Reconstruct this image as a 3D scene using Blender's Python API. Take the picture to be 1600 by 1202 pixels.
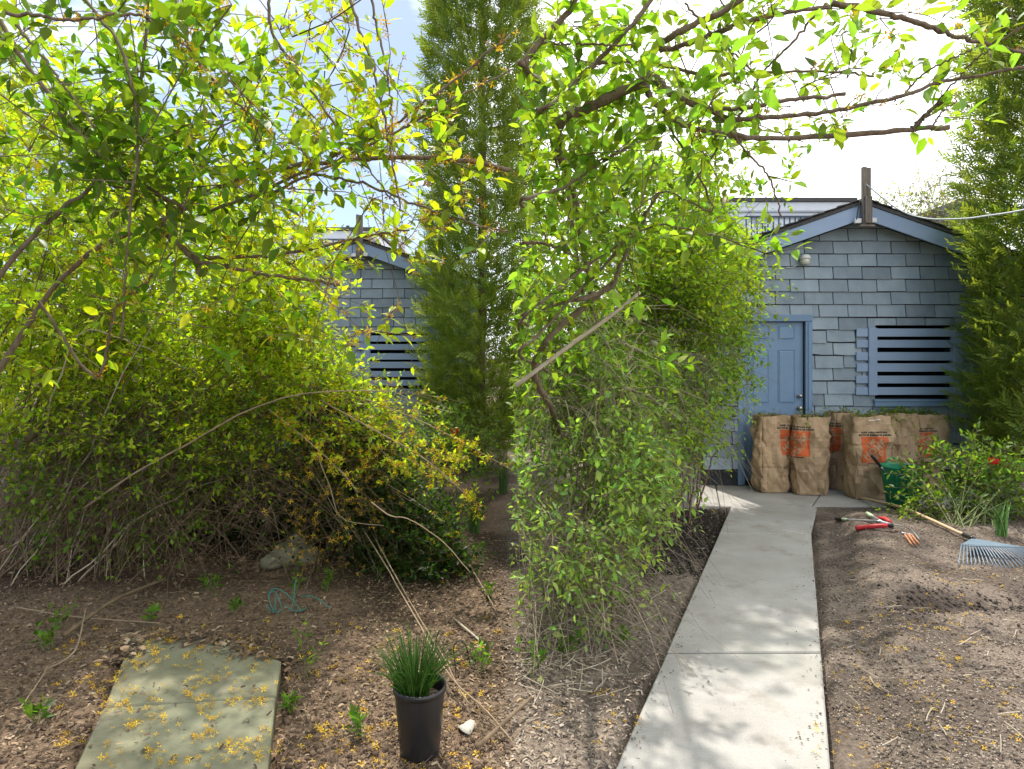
import bpy, bmesh, math, random
import numpy as np
from mathutils import Vector, noise as mnoise

# ------------------------------------------------------------------ camera, sky, sun, exposure
for o in list(bpy.data.objects):
    bpy.data.objects.remove(o, do_unlink=True)
scene = bpy.context.scene
COL = scene.collection
F, CX, HY, H = 1000.0, 800.0, 558.0, 1.65          # focal length in photo pixels, principal column, horizon row, eye height

cam = bpy.data.cameras.new('camera')
cam.sensor_width = 36.0
cam.lens = 36.0 * F / 1600.0
cam.shift_y = -(601.0 - HY) / 1600.0
cam.clip_start = 0.05
cam.clip_end = 3000
camo = bpy.data.objects.new('camera', cam)
COL.objects.link(camo)
camo.location = (0, 0, H)
camo.rotation_euler = (math.radians(90), 0, 0)
scene.camera = camo

SUN_EL, SUN_AZ = math.radians(62), math.radians(-15)
world = bpy.data.worlds.new('World')
scene.world = world
world.use_nodes = True
wn, wl = world.node_tree.nodes, world.node_tree.links
wn.clear()
wout = wn.new('ShaderNodeOutputWorld')
wbg = wn.new('ShaderNodeBackground')
wbg.inputs['Strength'].default_value = 0.12
sky = wn.new('ShaderNodeTexSky')
sky.sky_type = 'NISHITA'
sky.sun_disc = False
sky.sun_elevation = SUN_EL
sky.sun_rotation = SUN_AZ
sky.air_density = 1.0
sky.dust_density = 1.2
tc = wn.new('ShaderNodeTexCoord')
mp = wn.new('ShaderNodeMapping')
mp.inputs['Scale'].default_value = (1.0, 1.0, 2.2)
cn = wn.new('ShaderNodeTexNoise')
cn.inputs['Scale'].default_value = 2.6
cn.inputs['Detail'].default_value = 7
cn.inputs['Roughness'].default_value = 0.62
sepx = wn.new('ShaderNodeSeparateXYZ')
grad = wn.new('ShaderNodeMapRange')                 # hazy white cloud bank on the right-hand side of the sky, broken cloud on the left
grad.inputs['From Min'].default_value = -0.15
grad.inputs['From Max'].default_value = 0.20
grad.inputs['To Min'].default_value = -0.10
grad.inputs['To Max'].default_value = 0.75
add = wn.new('ShaderNodeMath'); add.operation = 'ADD'
ramp = wn.new('ShaderNodeValToRGB')
ramp.color_ramp.elements[0].position = 0.42
ramp.color_ramp.elements[1].position = 0.80
cmix = wn.new('ShaderNodeMixRGB')
cmix.inputs['Color2'].default_value = (12.5, 12.7, 13.0, 1)
wl.new(tc.outputs['Generated'], mp.inputs['Vector'])
wl.new(mp.outputs['Vector'], cn.inputs['Vector'])
wl.new(tc.outputs['Generated'], sepx.inputs['Vector'])
wl.new(sepx.outputs['X'], grad.inputs['Value'])
wl.new(cn.outputs['Fac'], add.inputs[0])
wl.new(grad.outputs['Result'], add.inputs[1])
wl.new(add.outputs['Value'], ramp.inputs['Fac'])
wl.new(ramp.outputs['Color'], cmix.inputs['Fac'])
wl.new(sky.outputs['Color'], cmix.inputs['Color1'])
wl.new(cmix.outputs['Color'], wbg.inputs['Color'])
wl.new(wbg.outputs['Background'], wout.inputs['Surface'])

sl = bpy.data.lights.new('sun', 'SUN')
sl.energy = 3.7
sl.angle = math.radians(1.2)
sl.color = (1.0, 0.95, 0.86)
so = bpy.data.objects.new('sun', sl)
COL.objects.link(so)
SDIR = Vector((math.sin(SUN_AZ) * math.cos(SUN_EL), math.cos(SUN_AZ) * math.cos(SUN_EL), math.sin(SUN_EL)))
so.rotation_euler = (-SDIR).to_track_quat('-Z', 'Y').to_euler()
so.location = (0, 0, 20)

scene.view_settings.view_transform = 'Standard'
scene.view_settings.look = 'None'
scene.view_settings.exposure = 0.6
scene.view_settings.gamma = 1.0
scene.view_settings.use_curve_mapping = False
scene.render.engine = 'CYCLES'
scene.cycles.max_bounces = 8
scene.cycles.transmission_bounces = 6
scene.cycles.use_denoising = True

# ------------------------------------------------------------------ helpers
RNG = np.random.default_rng(7)
R0 = random.Random(11)

def P(px, py, Y):
    return np.array([(px - CX) * Y / F, Y, H - (py - HY) * Y / F])

def G(px, py, z=0.0):
    Y = (H - z) * F / (py - HY)
    return np.array([(px - CX) * Y / F, Y, z])

def pts(lst):
    return np.array([P(*p) for p in lst])

def catmull(p, n):
    p = np.asarray(p, float)
    if len(p) == 2:
        t = np.linspace(0, 1, n)[:, None]
        return p[0] * (1 - t) + p[1] * t
    q = np.vstack([2 * p[0] - p[1], p, 2 * p[-1] - p[-2]])
    out = []
    m = len(p) - 1
    for s in np.linspace(0, m, n):
        i = min(int(s), m - 1); t = s - i
        a, b, c, d = q[i], q[i + 1], q[i + 2], q[i + 3]
        out.append(0.5 * (2 * b + (c - a) * t + (2 * a - 5 * b + 4 * c - d) * t * t + (3 * b - a - 3 * c + d) * t ** 3))
    return np.array(out)

def nrm(v):
    return v / np.maximum(np.linalg.norm(v, axis=-1, keepdims=True), 1e-9)

def hash2(ix, iy, seed):
    n = (ix.astype(np.int64) * 374761393 + iy.astype(np.int64) * 668265263 + seed * 144269) & 0x7fffffff
    n = ((n ^ (n >> 13)) * 1274126177) & 0x7fffffff
    return ((n ^ (n >> 16)) & 0xffff) / 65535.0

def vnoise(x, y, seed=0):
    ix, iy = np.floor(x).astype(np.int64), np.floor(y).astype(np.int64)
    fx, fy = x - ix, y - iy
    fx = fx * fx * (3 - 2 * fx); fy = fy * fy * (3 - 2 * fy)
    a, b = hash2(ix, iy, seed), hash2(ix + 1, iy, seed)
    c, d = hash2(ix, iy + 1, seed), hash2(ix + 1, iy + 1, seed)
    return (a * (1 - fx) + b * fx) * (1 - fy) + (c * (1 - fx) + d * fx) * fy

def fbm(x, y, seed=0, o=4):
    s, a, t = 0, 0.5, 0
    for k in range(o):
        s = s + a * vnoise(x * 2 ** k, y * 2 ** k, seed + k); t += a; a *= 0.5
    return s / t

def sstep(a, b, x):
    t = np.clip((x - a) / (b - a), 0, 1)
    return t * t * (3 - 2 * t)

def tag(o, label=None, cat=None, group=None, kind=None):
    if label: o['label'] = label
    if cat: o['category'] = cat
    if group: o['group'] = group
    if kind: o['kind'] = kind
    return o

def empty(name, loc=(0, 0, 0), parent=None):
    o = bpy.data.objects.new(name, None)
    COL.objects.link(o)
    o.location = loc
    o.empty_display_size = 0.1
    if parent: o.parent = parent
    return o

def link(name, me, mat=None, parent=None, loc=None):
    o = bpy.data.objects.new(name, me)
    COL.objects.link(o)
    if mat is not None and len(me.materials) == 0:
        me.materials.append(mat)
    if loc is not None: o.location = loc
    if parent is not None:
        o.parent = parent
    return o

def rel(parent, V):
    """world-space vertices -> local to an unrotated parent chain"""
    off = np.zeros(3)
    p = parent
    while p is not None:
        off += np.array(p.location); p = p.parent
    return np.asarray(V) - off

def mesh_np(name, V, Fc, mat, parent=None, col=None, smooth=False, uv=None):
    V = np.ascontiguousarray(V, dtype=np.float32)
    Fc = np.ascontiguousarray(Fc, dtype=np.int32)
    if parent is not None:
        V = rel(parent, V).astype(np.float32)
    me = bpy.data.meshes.new(name)
    n, k = Fc.shape
    me.vertices.add(len(V)); me.vertices.foreach_set('co', V.ravel())
    me.loops.add(n * k); me.loops.foreach_set('vertex_index', Fc.ravel())
    me.polygons.add(n)
    me.polygons.foreach_set('loop_start', np.arange(0, n * k, k, dtype=np.int32))
    me.polygons.foreach_set('loop_total', np.full(n, k, dtype=np.int32))
    if smooth:
        me.polygons.foreach_set('use_smooth', np.ones(n, dtype=bool))
    me.update(calc_edges=True)
    if col is not None:
        a = me.color_attributes.new('col', 'FLOAT_COLOR', 'POINT')
        c = np.ones((len(V), 4), dtype=np.float32); c[:, :3] = col
        a.data.foreach_set('color', c.ravel())
    me.materials.append(mat)
    return link(name, me, None, parent)

def mesh_py(name, V, Fc, mat, parent=None, smooth=False, bevel=0.0):
    V = [tuple(map(float, v)) for v in (rel(parent, V) if parent is not None else V)]
    me = bpy.data.meshes.new(name)
    me.from_pydata(V, [], [tuple(f) for f in Fc])
    bm = bmesh.new(); bm.from_mesh(me)
    bmesh.ops.recalc_face_normals(bm, faces=bm.faces)
    if bevel > 0:
        bmesh.ops.bevel(bm, geom=list(bm.edges), offset=bevel, segments=1, affect='EDGES', clamp_overlap=True)
    bm.to_mesh(me); bm.free()
    if smooth:
        for p in me.polygons: p.use_smooth = True
    me.materials.append(mat)
    return link(name, me, None, parent)

BOXF = [(0, 3, 2, 1), (4, 5, 6, 7), (0, 1, 5, 4), (1, 2, 6, 5), (2, 3, 7, 6), (3, 0, 4, 7)]
def box(name, lo, hi, mat, parent=None, bevel=0.0, skew=None):
    (x0, y0, z0), (x1, y1, z1) = lo, hi
    V = np.array([(x0, y0, z0), (x1, y0, z0), (x1, y1, z0), (x0, y1, z0), (x0, y0, z1), (x1, y0, z1), (x1, y1, z1), (x0, y1, z1)], float)
    if skew: V[:, 0] += skew[0] * (V[:, 1] - skew[1])
    return mesh_py(name, V, BOXF, mat, parent, bevel=bevel)

def prism(name, poly, z0, z1, mat, parent=None, bevel=0.0):
    n = len(poly)
    V = [(p[0], p[1], z0) for p in poly] + [(p[0], p[1], z1) for p in poly]
    Fc = [tuple(range(n - 1, -1, -1)), tuple(range(n, 2 * n))] + [(i, (i + 1) % n, n + (i + 1) % n, n + i) for i in range(n)]
    return mesh_py(name, np.array(V, float), Fc, mat, parent, bevel=bevel)

def tubes(Pk, rk, sides=4):
    """Pk (n,k,3) polylines, rk (n,k) radii -> V, quads"""
    Pk = np.asarray(Pk, float); n, k, _ = Pk.shape
    T = np.empty_like(Pk)
    T[:, 1:-1] = Pk[:, 2:] - Pk[:, :-2]; T[:, 0] = Pk[:, 1] - Pk[:, 0]; T[:, -1] = Pk[:, -1] - Pk[:, -2]
    T = nrm(T)
    overall = nrm(Pk[:, -1] - Pk[:, 0])
    ref = np.where(np.abs(overall[:, 2:3]) > 0.8, np.array([[1.0, 0.3, 0]]), np.array([[0.1, 0.1, 1.0]]))
    A = nrm(np.cross(T, ref[:, None, :])); B = np.cross(T, A)
    th = np.arange(sides) * 2 * np.pi / sides
    V = Pk[:, :, None, :] + rk[:, :, None, None] * (np.cos(th)[None, None, :, None] * A[:, :, None, :] + np.sin(th)[None, None, :, None] * B[:, :, None, :])
    idx = np.arange(n * k * sides).reshape(n, k, sides)
    a = idx[:, :-1, :]; b = np.roll(a, -1, axis=2); d = idx[:, 1:, :]; c = np.roll(d, -1, axis=2)
    Fc = np.stack([a, b, c, d], axis=-1).reshape(-1, 4)
    return V.reshape(-1, 3), Fc

def tube_obj(name, p, r0, r1, mat, parent=None, n=24, sides=8, caps=True, wob=0.0):
    c = catmull(p, n)
    if wob:
        c[1:-1] += RNG.normal(0, wob, (n - 2, 3))
    r = np.linspace(r0, r1, n)
    if wob: r = r * (1 + RNG.uniform(-.12, .12, n))
    V, Fc = tubes(c[None], r[None], sides)
    Fl = [tuple(f) for f in Fc]
    if caps:
        Fl.append(tuple(range(sides - 1, -1, -1))); m = len(V) - sides
        Fl.append(tuple(range(m, m + sides)))
    return mesh_py(name, V, Fl, mat, parent, smooth=True)

def lathe(name, prof, mat, parent=None, loc=(0, 0, 0), seg=32, sq=(1, 1), smooth=True):
    V, Fc = [], []
    for (r, z) in prof:
        for i in range(seg):
            a = 2 * math.pi * i / seg
            V.append((loc[0] + r * sq[0] * math.cos(a), loc[1] + r * sq[1] * math.sin(a), loc[2] + z))
    for j in range(len(prof) - 1):
        for i in range(seg):
            Fc.append((j * seg + i, j * seg + (i + 1) % seg, (j + 1) * seg + (i + 1) % seg, (j + 1) * seg + i))
    return mesh_py(name, np.array(V), Fc, mat, parent, smooth=smooth)

# leaf prototypes: x along the blade, y across, z up
LEAF8_V = np.array([(0, 0, 0), (.28, .21, .05), (.28, -.21, .05), (.3, 0, 0), (.62, .19, .025), (.62, -.19, .025), (.62, 0, -.03), (1, 0, -.11)], float)
LEAF8_F = np.array([(0, 3, 1), (0, 2, 3), (1, 3, 6), (1, 6, 4), (3, 2, 5), (3, 5, 6), (4, 6, 7), (6, 5, 7)])
LEAF2_V = np.array([(0, 0, 0), (.42, .26, .06), (.42, -.26, .06), (1, 0, -.06)], float)
LEAF2_F = np.array([(0, 3, 1), (0, 2, 3)])
STRIP_V = np.array([(0, -.5, 0), (0, .5, 0), (.5, -.5, .12), (.5, .5, .12), (1, -.4, 0), (1, .4, 0)], float)
STRIP_F = np.array([(0, 2, 1), (1, 2, 3), (2, 4, 3), (3, 4, 5)])
def flower_proto():
    V, Fc = [], []
    for k in range(4):
        a = k * math.pi / 2 + .3
        d = np.array([math.cos(a), math.sin(a), 0.0]); s = np.array([-d[1], d[0], 0])
        b = len(V)
        V += [np.zeros(3), d * .5 + s * .17 + np.array([0, 0, .32]), d * .5 - s * .17 + np.array([0, 0, .32]), d * 1.0 + np.array([0, 0, .25 + .1 * (k % 2)])]
        Fc += [(b, b + 2, b + 1), (b + 1, b + 2, b + 3)]
    return np.array(V), np.array(Fc)
FLOW_V, FLOW_F = flower_proto()

def frames(d, n):
    d = nrm(d); b = nrm(np.cross(n, d)); m = np.cross(d, b)
    return np.stack([d, b, m], axis=-1)        # columns

def inst(PV, PF, pos, R, s, s2=None):
    n = len(pos); k = len(PV)
    loc = np.broadcast_to(PV[None], (n, k, 3)).copy()
    loc *= np.asarray(s)[:, None, None]
    if s2 is not None: loc[:, :, 1] *= np.asarray(s2)[:, None]
    V = np.einsum('nij,nkj->nki', R, loc) + pos[:, None, :]
    Fc = (PF[None] + (np.arange(n) * k)[:, None, None]).reshape(-1, PF.shape[1])
    return V.reshape(-1, 3), Fc

def rand_dir(n, up=0.0):
    v = RNG.normal(0, 1, (n, 3)); v[:, 2] += up
    return nrm(v)

# ------------------------------------------------------------------ materials
MATS = {}
def newmat(name):
    m = bpy.data.materials.new(name); m.use_nodes = True
    nt = m.node_tree
    MATS[name] = m
    return m, nt.nodes, nt.links, nt.nodes['Principled BSDF']

def mat(name, c1, c2=None, scale=8.0, rough=0.8, bump=0.0, bscale=60.0, detail=6.0, c3=None, metallic=0.0, spec=0.3, objrand=0.0, coat=0.0, stretch=None, pos=(0.3, 0.7), anis_dark=None):
    m, N, L, b = newmat(name)
    b.inputs['Roughness'].default_value = rough
    b.inputs['Metallic'].default_value = metallic
    b.inputs['Specular IOR Level'].default_value = spec
    b.inputs['Coat Weight'].default_value = coat
    if c2 is None:
        c2 = tuple(x * 0.8 for x in c1)
    t = N.new('ShaderNodeTexCoord')
    mpn = N.new('ShaderNodeMapping')
    L.new(t.outputs['Object'], mpn.inputs['Vector'])
    if stretch: mpn.inputs['Scale'].default_value = stretch
    nz = N.new('ShaderNodeTexNoise')
    nz.inputs['Scale'].default_value = scale; nz.inputs['Detail'].default_value = detail; nz.inputs['Roughness'].default_value = 0.65
    L.new(mpn.outputs['Vector'], nz.inputs['Vector'])
    r = N.new('ShaderNodeValToRGB')
    r.color_ramp.elements[0].position, r.color_ramp.elements[1].position = pos
    r.color_ramp.elements[0].color = (*c1, 1); r.color_ramp.elements[1].color = (*c2, 1)
    if c3:
        e = r.color_ramp.elements.new(sum(pos) / 2); e.color = (*c3, 1)
    L.new(nz.outputs['Fac'], r.inputs['Fac'])
    out = r.outputs['Color']
    if objrand:
        oi = N.new('ShaderNodeObjectInfo')
        mr = N.new('ShaderNodeMapRange'); mr.inputs['To Min'].default_value = 1 - objrand; mr.inputs['To Max'].default_value = 1 + objrand
        L.new(oi.outputs['Random'], mr.inputs['Value'])
        hs = N.new('ShaderNodeHueSaturation')
        L.new(mr.outputs['Result'], hs.inputs['Value']); L.new(out, hs.inputs['Color'])
        out = hs.outputs['Color']
    L.new(out, b.inputs['Base Color'])
    if bump:
        n2 = N.new('ShaderNodeTexNoise'); n2.inputs['Scale'].default_value = bscale; n2.inputs['Detail'].default_value = 5
        L.new(mpn.outputs['Vector'], n2.inputs['Vector'])
        bp = N.new('ShaderNodeBump'); bp.inputs['Strength'].default_value = bump; bp.inputs['Distance'].default_value = 0.01
        L.new(n2.outputs['Fac'], bp.inputs['Height']); L.new(bp.outputs['Normal'], b.inputs['Normal'])
    return m

def attr_mat(name, rough=0.6, trans=0.0, tcol=(1.4, 1.25, 0.5), spec=0.3, nscale=0):
    """colour comes from the per-piece colour attribute; leaves also let light through"""
    m, N, L, b = newmat(name)
    b.inputs['Roughness'].default_value = rough
    b.inputs['Specular IOR Level'].default_value = spec
    a = N.new('ShaderNodeAttribute'); a.attribute_name = 'col'
    L.new(a.outputs['Color'], b.inputs['Base Color'])
    if trans > 0:
        tr = N.new('ShaderNodeBsdfTranslucent')
        mx = N.new('ShaderNodeMixRGB'); mx.blend_type = 'MULTIPLY'; mx.inputs['Fac'].default_value = 1.0
        mx.inputs['Color2'].default_value = (*tcol, 1)
        L.new(a.outputs['Color'], mx.inputs['Color1']); L.new(mx.outputs['Color'], tr.inputs['Color'])
        ms = N.new('ShaderNodeMixShader'); ms.inputs['Fac'].default_value = trans
        L.new(b.outputs['BSDF'], ms.inputs[1]); L.new(tr.outputs['BSDF'], ms.inputs[2])
        L.new(ms.outputs['Shader'], N['Material Output'].inputs['Surface'])
    return m

M_LEAF = attr_mat('leaf', 0.42, 0.6, (1.4, 1.5, 0.5))
M_CEDAR = attr_mat('cedar_leaf', 0.6, 0.5, (1.7, 1.6, 0.6))
M_PETAL = attr_mat('petal', 0.6, 0.3, (1.2, 1.1, 0.8))
M_LITTER = attr_mat('litter', 0.9)
M_BARK = mat('bark', (0.10, 0.07, 0.045), (0.26, 0.20, 0.145), 30, 0.9, 0.6, 90, stretch=(1, 1, .35))
M_TWIG = mat('twig_bark', (0.10, 0.07, 0.042), (0.23, 0.165, 0.105), 14, 0.85)
M_TAN = mat('tan_stem', (0.24, 0.17, 0.10), (0.36, 0.27, 0.18), 12, 0.8, 0.2, 90)
M_CANE = mat('dry_cane', (0.36, 0.29, 0.20), (0.52, 0.45, 0.35), 18, 0.8, 0.2, 120)
M_CEDARBARK = mat('cedar_bark', (0.10, 0.065, 0.045), (0.2, 0.14, 0.10), 22, 0.95, 0.7, 60, stretch=(1, 1, .15))
M_SHINGLE = mat('painted_shingle', (0.235, 0.295, 0.35), (0.33, 0.39, 0.43), 5, 0.85, 0.6, 140, objrand=0.2, c3=(0.285, 0.345, 0.40), stretch=(1, 1, .6))
M_BLUE = mat('blue_paint', (0.165, 0.26, 0.40), (0.20, 0.30, 0.445), 3, 0.55, 0.12, 60, objrand=0.05)
M_BLUETRIM = mat('pale_blue_trim', (0.26, 0.355, 0.51), (0.32, 0.415, 0.56), 3, 0.6, 0.2, 60, objrand=0.06, stretch=(.3, 1, 1))
M_BLACK = mat('interior_shade', (0.012, 0.012, 0.014), (0.02, 0.02, 0.022), 5, 0.9)  # near-black colour standing in for the shade inside the huts
M_SKIRT = mat('dark_footing', (0.03, 0.032, 0.036), (0.055, 0.055, 0.06), 10, 0.9, 0.3)
M_ROOF = mat('roof_shingle', (0.05, 0.05, 0.055), (0.13, 0.13, 0.125), 40, 0.95, 0.8, 200, objrand=0.2)
M_OLDWOOD = mat('weathered_wood', (0.12, 0.10, 0.085), (0.30, 0.26, 0.22), 9, 0.9, 0.6, 60, stretch=(6, 6, .5), objrand=0.15)
M_METAL = mat('brushed_metal', (0.45, 0.43, 0.40), (0.55, 0.53, 0.5), 20, 0.35, metallic=1.0, spec=0.5)
M_WHITE = mat('white_plastic', (0.7, 0.7, 0.68), (0.78, 0.78, 0.77), 6, 0.5)
M_LENS = mat('lamp_glass', (0.6, 0.6, 0.5), (0.72, 0.7, 0.6), 40, 0.15, spec=0.6)
M_CABLE = mat('grey_cable', (0.5, 0.52, 0.52), (0.6, 0.62, 0.62), 8, 0.6)
M_BLACKP = mat('black_plastic', (0.012, 0.012, 0.013), (0.022, 0.022, 0.022), 9, 0.38, 0.05, 30, spec=0.5)
M_GREENP = mat('green_plastic', (0.01, 0.22, 0.10), (0.015, 0.26, 0.12), 4, 0.42, 0.04, 25, spec=0.45)
M_RED = mat('red_rubber', (0.48, 0.025, 0.03), (0.58, 0.04, 0.04), 10, 0.5, spec=0.4)
M_STEEL = mat('tool_steel', (0.45, 0.47, 0.48), (0.6, 0.62, 0.63), 25, 0.38, metallic=0.8, spec=0.5)
M_RUST = mat('orange_handle', (0.50, 0.19, 0.08), (0.60, 0.27, 0.14), 20, 0.7)
M_LIME = mat('pale_green_grip', (0.45, 0.58, 0.34), (0.55, 0.66, 0.44), 12, 0.6)
M_WOODH = mat('ash_handle', (0.55, 0.38, 0.23), (0.66, 0.49, 0.32), 6, 0.5, 0.1, 60, stretch=(.5, 8, 8))
M_RAKE = mat('blue_grey_plastic', (0.14, 0.19, 0.25), (0.19, 0.25, 0.31), 8, 0.4, spec=0.5)
M_KRAFT = mat('kraft_paper', (0.42, 0.285, 0.17), (0.48, 0.34, 0.21), 7, 0.7, 0.1, 35, spec=0.25, objrand=0.06)
M_ORANGE = mat('orange_print', (0.52, 0.105, 0.03), (0.60, 0.14, 0.045), 9, 0.75)
M_INK = mat('black_print', (0.02, 0.017, 0.015), (0.035, 0.03, 0.026), 30, 0.8)
M_FAINTINK = mat('faint_print', (0.10, 0.07, 0.045), (0.15, 0.10, 0.06), 60, 0.8)
M_PAPERWHITE = mat('white_sticker', (0.68, 0.62, 0.56), (0.76, 0.7, 0.64), 9, 0.7)
M_STONE = mat('mossy_stone', (0.16, 0.15, 0.09), (0.27, 0.26, 0.18), 9, 0.9, 0.4, 40)
M_WIRE = mat('green_wire', (0.03, 0.17, 0.15), (0.06, 0.25, 0.21), 20, 0.5)
M_SIDING = mat('pale_siding', (0.62, 0.66, 0.72), (0.69, 0.73, 0.78), 3, 0.7)
M_GLASS = mat('window_glass', (0.16, 0.22, 0.32), (0.22, 0.28, 0.38), 2, 0.08, spec=0.8)
M_RAIL = mat('dark_railing', (0.04, 0.06, 0.10), (0.06, 0.08, 0.12), 5, 0.5)
M_BRICKRED = mat('brick_red', (0.4, 0.16, 0.11), (0.5, 0.22, 0.16), 20, 0.9)
M_POTSOIL = mat('potting_soil', (0.02, 0.015, 0.01), (0.07, 0.05, 0.035), 50, 0.95, 0.8, 80)
M_REDFLOWER = mat('red_petal', (0.62, 0.015, 0.015), (0.72, 0.05, 0.03), 12, 0.5)

def concrete_mat(name='concrete', lo=(.31, .29, .265, 1), hi=(.44, .42, .395, 1), moss=.3):
    m, N, L, b = newmat(name)
    b.inputs['Roughness'].default_value = 0.9; b.inputs['Specular IOR Level'].default_value = 0.2
    g = N.new('ShaderNodeNewGeometry')
    def noise(sc, det=6, rough=.6):
        n = N.new('ShaderNodeTexNoise'); n.inputs['Scale'].default_value = sc; n.inputs['Detail'].default_value = det; n.inputs['Roughness'].default_value = rough
        L.new(g.outputs['Position'], n.inputs['Vector']); return n
    n1 = noise(1.7); n2 = noise(110, 6); n3 = noise(.9, 4, .5)
    r = N.new('ShaderNodeValToRGB'); r.color_ramp.elements[0].position = .32; r.color_ramp.elements[1].position = .72
    r.color_ramp.elements[0].color = lo; r.color_ramp.elements[1].color = hi
    L.new(n1.outputs['Fac'], r.inputs['Fac'])
    fine = N.new('ShaderNodeMapRange'); fine.inputs['To Min'].default_value = .6; fine.inputs['To Max'].default_value = 1.36
    L.new(n2.outputs['Fac'], fine.inputs['Value'])
    mu = N.new('ShaderNodeMixRGB'); mu.blend_type = 'MULTIPLY'; mu.inputs['Fac'].default_value = 1
    n2.inputs['Roughness'].default_value = .75
    L.new(r.outputs['Color'], mu.inputs['Color1']); L.new(fine.outputs['Result'], mu.inputs['Color2'])
    # soil stains
    st = N.new('ShaderNodeValToRGB'); st.color_ramp.elements[0].position = .54; st.color_ramp.elements[1].position = .74
    st.color_ramp.elements[0].color = (0, 0, 0, 1); st.color_ramp.elements[1].color = (.75, .75, .75, 1)
    n4 = noise(2.3, 7, .7); L.new(n4.outputs['Fac'], st.inputs['Fac'])
    m2 = N.new('ShaderNodeMixRGB'); m2.inputs['Color2'].default_value = (.21, .165, .13, 1)
    L.new(st.outputs['Color'], m2.inputs['Fac']); L.new(mu.outputs['Color'], m2.inputs['Color1'])
    # faint green algae
    al = N.new('ShaderNodeValToRGB'); al.color_ramp.elements[0].position = .5; al.color_ramp.elements[1].position = .8
    al.color_ramp.elements[0].color = (0, 0, 0, 1); al.color_ramp.elements[1].color = (moss, moss, moss, 1)
    L.new(n3.outputs['Fac'], al.inputs['Fac'])
    m3 = N.new('ShaderNodeMixRGB'); m3.inputs['Color2'].default_value = (.27, .29, .20, 1)
    L.new(al.outputs['Color'], m3.inputs['Fac']); L.new(m2.outputs['Color'], m3.inputs['Color1'])
    L.new(m3.outputs['Color'], b.inputs['Base Color'])
    mpn = N.new('ShaderNodeMapping'); mpn.inputs['Scale'].default_value = (6, 90, 1)
    L.new(g.outputs['Position'], mpn.inputs['Vector'])
    nb = N.new('ShaderNodeTexNoise'); nb.inputs['Scale'].default_value = 1.5; nb.inputs['Detail'].default_value = 5
    L.new(mpn.outputs['Vector'], nb.inputs['Vector'])
    bp = N.new('ShaderNodeBump'); bp.inputs['Strength'].default_value = .35; bp.inputs['Distance'].default_value = .004
    L.new(nb.outputs['Fac'], bp.inputs['Height']); L.new(bp.outputs['Normal'], b.inputs['Normal'])
    return m
M_CONC = concrete_mat()
M_MOSSY = concrete_mat('mossy_concrete', (.15, .14, .085, 1), (.30, .28, .19, 1), .9)

def soil_mat():
    m, N, L, b = newmat('soil')
    b.inputs['Roughness'].default_value = 0.95; b.inputs['Specular IOR Level'].default_value = 0.15
    g = N.new('ShaderNodeNewGeometry')
    a = N.new('ShaderNodeAttribute'); a.attribute_name = 'col'
    n1 = N.new('ShaderNodeTexNoise'); n1.inputs['Scale'].default_value = 42; n1.inputs['Detail'].default_value = 8; n1.inputs['Roughness'].default_value = .75
    L.new(g.outputs['Position'], n1.inputs['Vector'])
    mr = N.new('ShaderNodeMapRange'); mr.inputs['From Min'].default_value = .3; mr.inputs['From Max'].default_value = .7
    mr.inputs['To Min'].default_value = .45; mr.inputs['To Max'].default_value = 1.55
    L.new(n1.outputs['Fac'], mr.inputs['Value'])
    mu = N.new('ShaderNodeMixRGB'); mu.blend_type = 'MULTIPLY'; mu.inputs['Fac'].default_value = 1
    L.new(a.outputs['Color'], mu.inputs['Color1']); L.new(mr.outputs['Result'], mu.inputs['Color2'])
    L.new(mu.outputs['Color'], b.inputs['Base Color'])
    bp = N.new('ShaderNodeBump'); bp.inputs['Strength'].default_value = .9; bp.inputs['Distance'].default_value = .02
    n2 = N.new('ShaderNodeTexNoise'); n2.inputs['Scale'].default_value = 70; n2.inputs['Detail'].default_value = 6
    L.new(g.outputs['Position'], n2.inputs['Vector'])
    L.new(n2.outputs['Fac'], bp.inputs['Height']); L.new(bp.outputs['Normal'], b.inputs['Normal'])
    return m
M_SOIL = soil_mat()

# ------------------------------------------------------------------ ground, paths
PL = (G(968, 1183)[:2], G(1140, 795)[:2])          # right-hand path: left edge
PR = (G(1298, 1183)[:2], G(1268, 835)[:2])         # right edge
def edge_x(e, y):
    (x0, y0), (x1, y1) = e
    return x0 + (x1 - x0) * (y - y0) / (y1 - y0)
SK = (PL[1][0] - PL[0][0]) / (PL[1][1] - PL[0][1])  # slope of the path and of the side walls of the hut beside it

path_quads = []
ys = [1.15, 2.36, 3.57, 4.78, 5.99]
for a, b_ in zip(ys[:-1], ys[1:]):
    path_quads.append([(edge_x(PL, a), a), (edge_x(PR, a), a), (edge_x(PR, b_), b_), (edge_x(PL, b_), b_)])
YA = 7.08
apron_quads = [
    [(edge_x(PL, 5.99), 5.99), (edge_x(PR, 5.99), 5.99), (edge_x(PR, YA) + .1, YA), (edge_x(PL, YA), YA)],
    [(1.55, YA), (2.30, YA), (2.62, 8.24), (1.75, 8.24)],
    [(2.30, YA), (edge_x(PL, YA) + .9, YA), (4.05, 8.24), (2.62, 8.24)],
    [(edge_x(PL, YA) + .9, YA), (5.6, YA), (5.9, 8.24), (4.05, 8.24)],
]
side_quads = []
for k in range(3):
    a, b_ = 8.24 + 1.6 * k, 8.24 + 1.6 * (k + 1)
    side_quads.append([(1.75 + SK * (a - 8.24), a), (2.44 + SK * (a - 8.24), a), (2.44 + SK * (b_ - 8.24), b_), (1.75 + SK * (b_ - 8.24), b_)])
def g2(px, py): return tuple(G(px, py)[:2])
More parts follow.
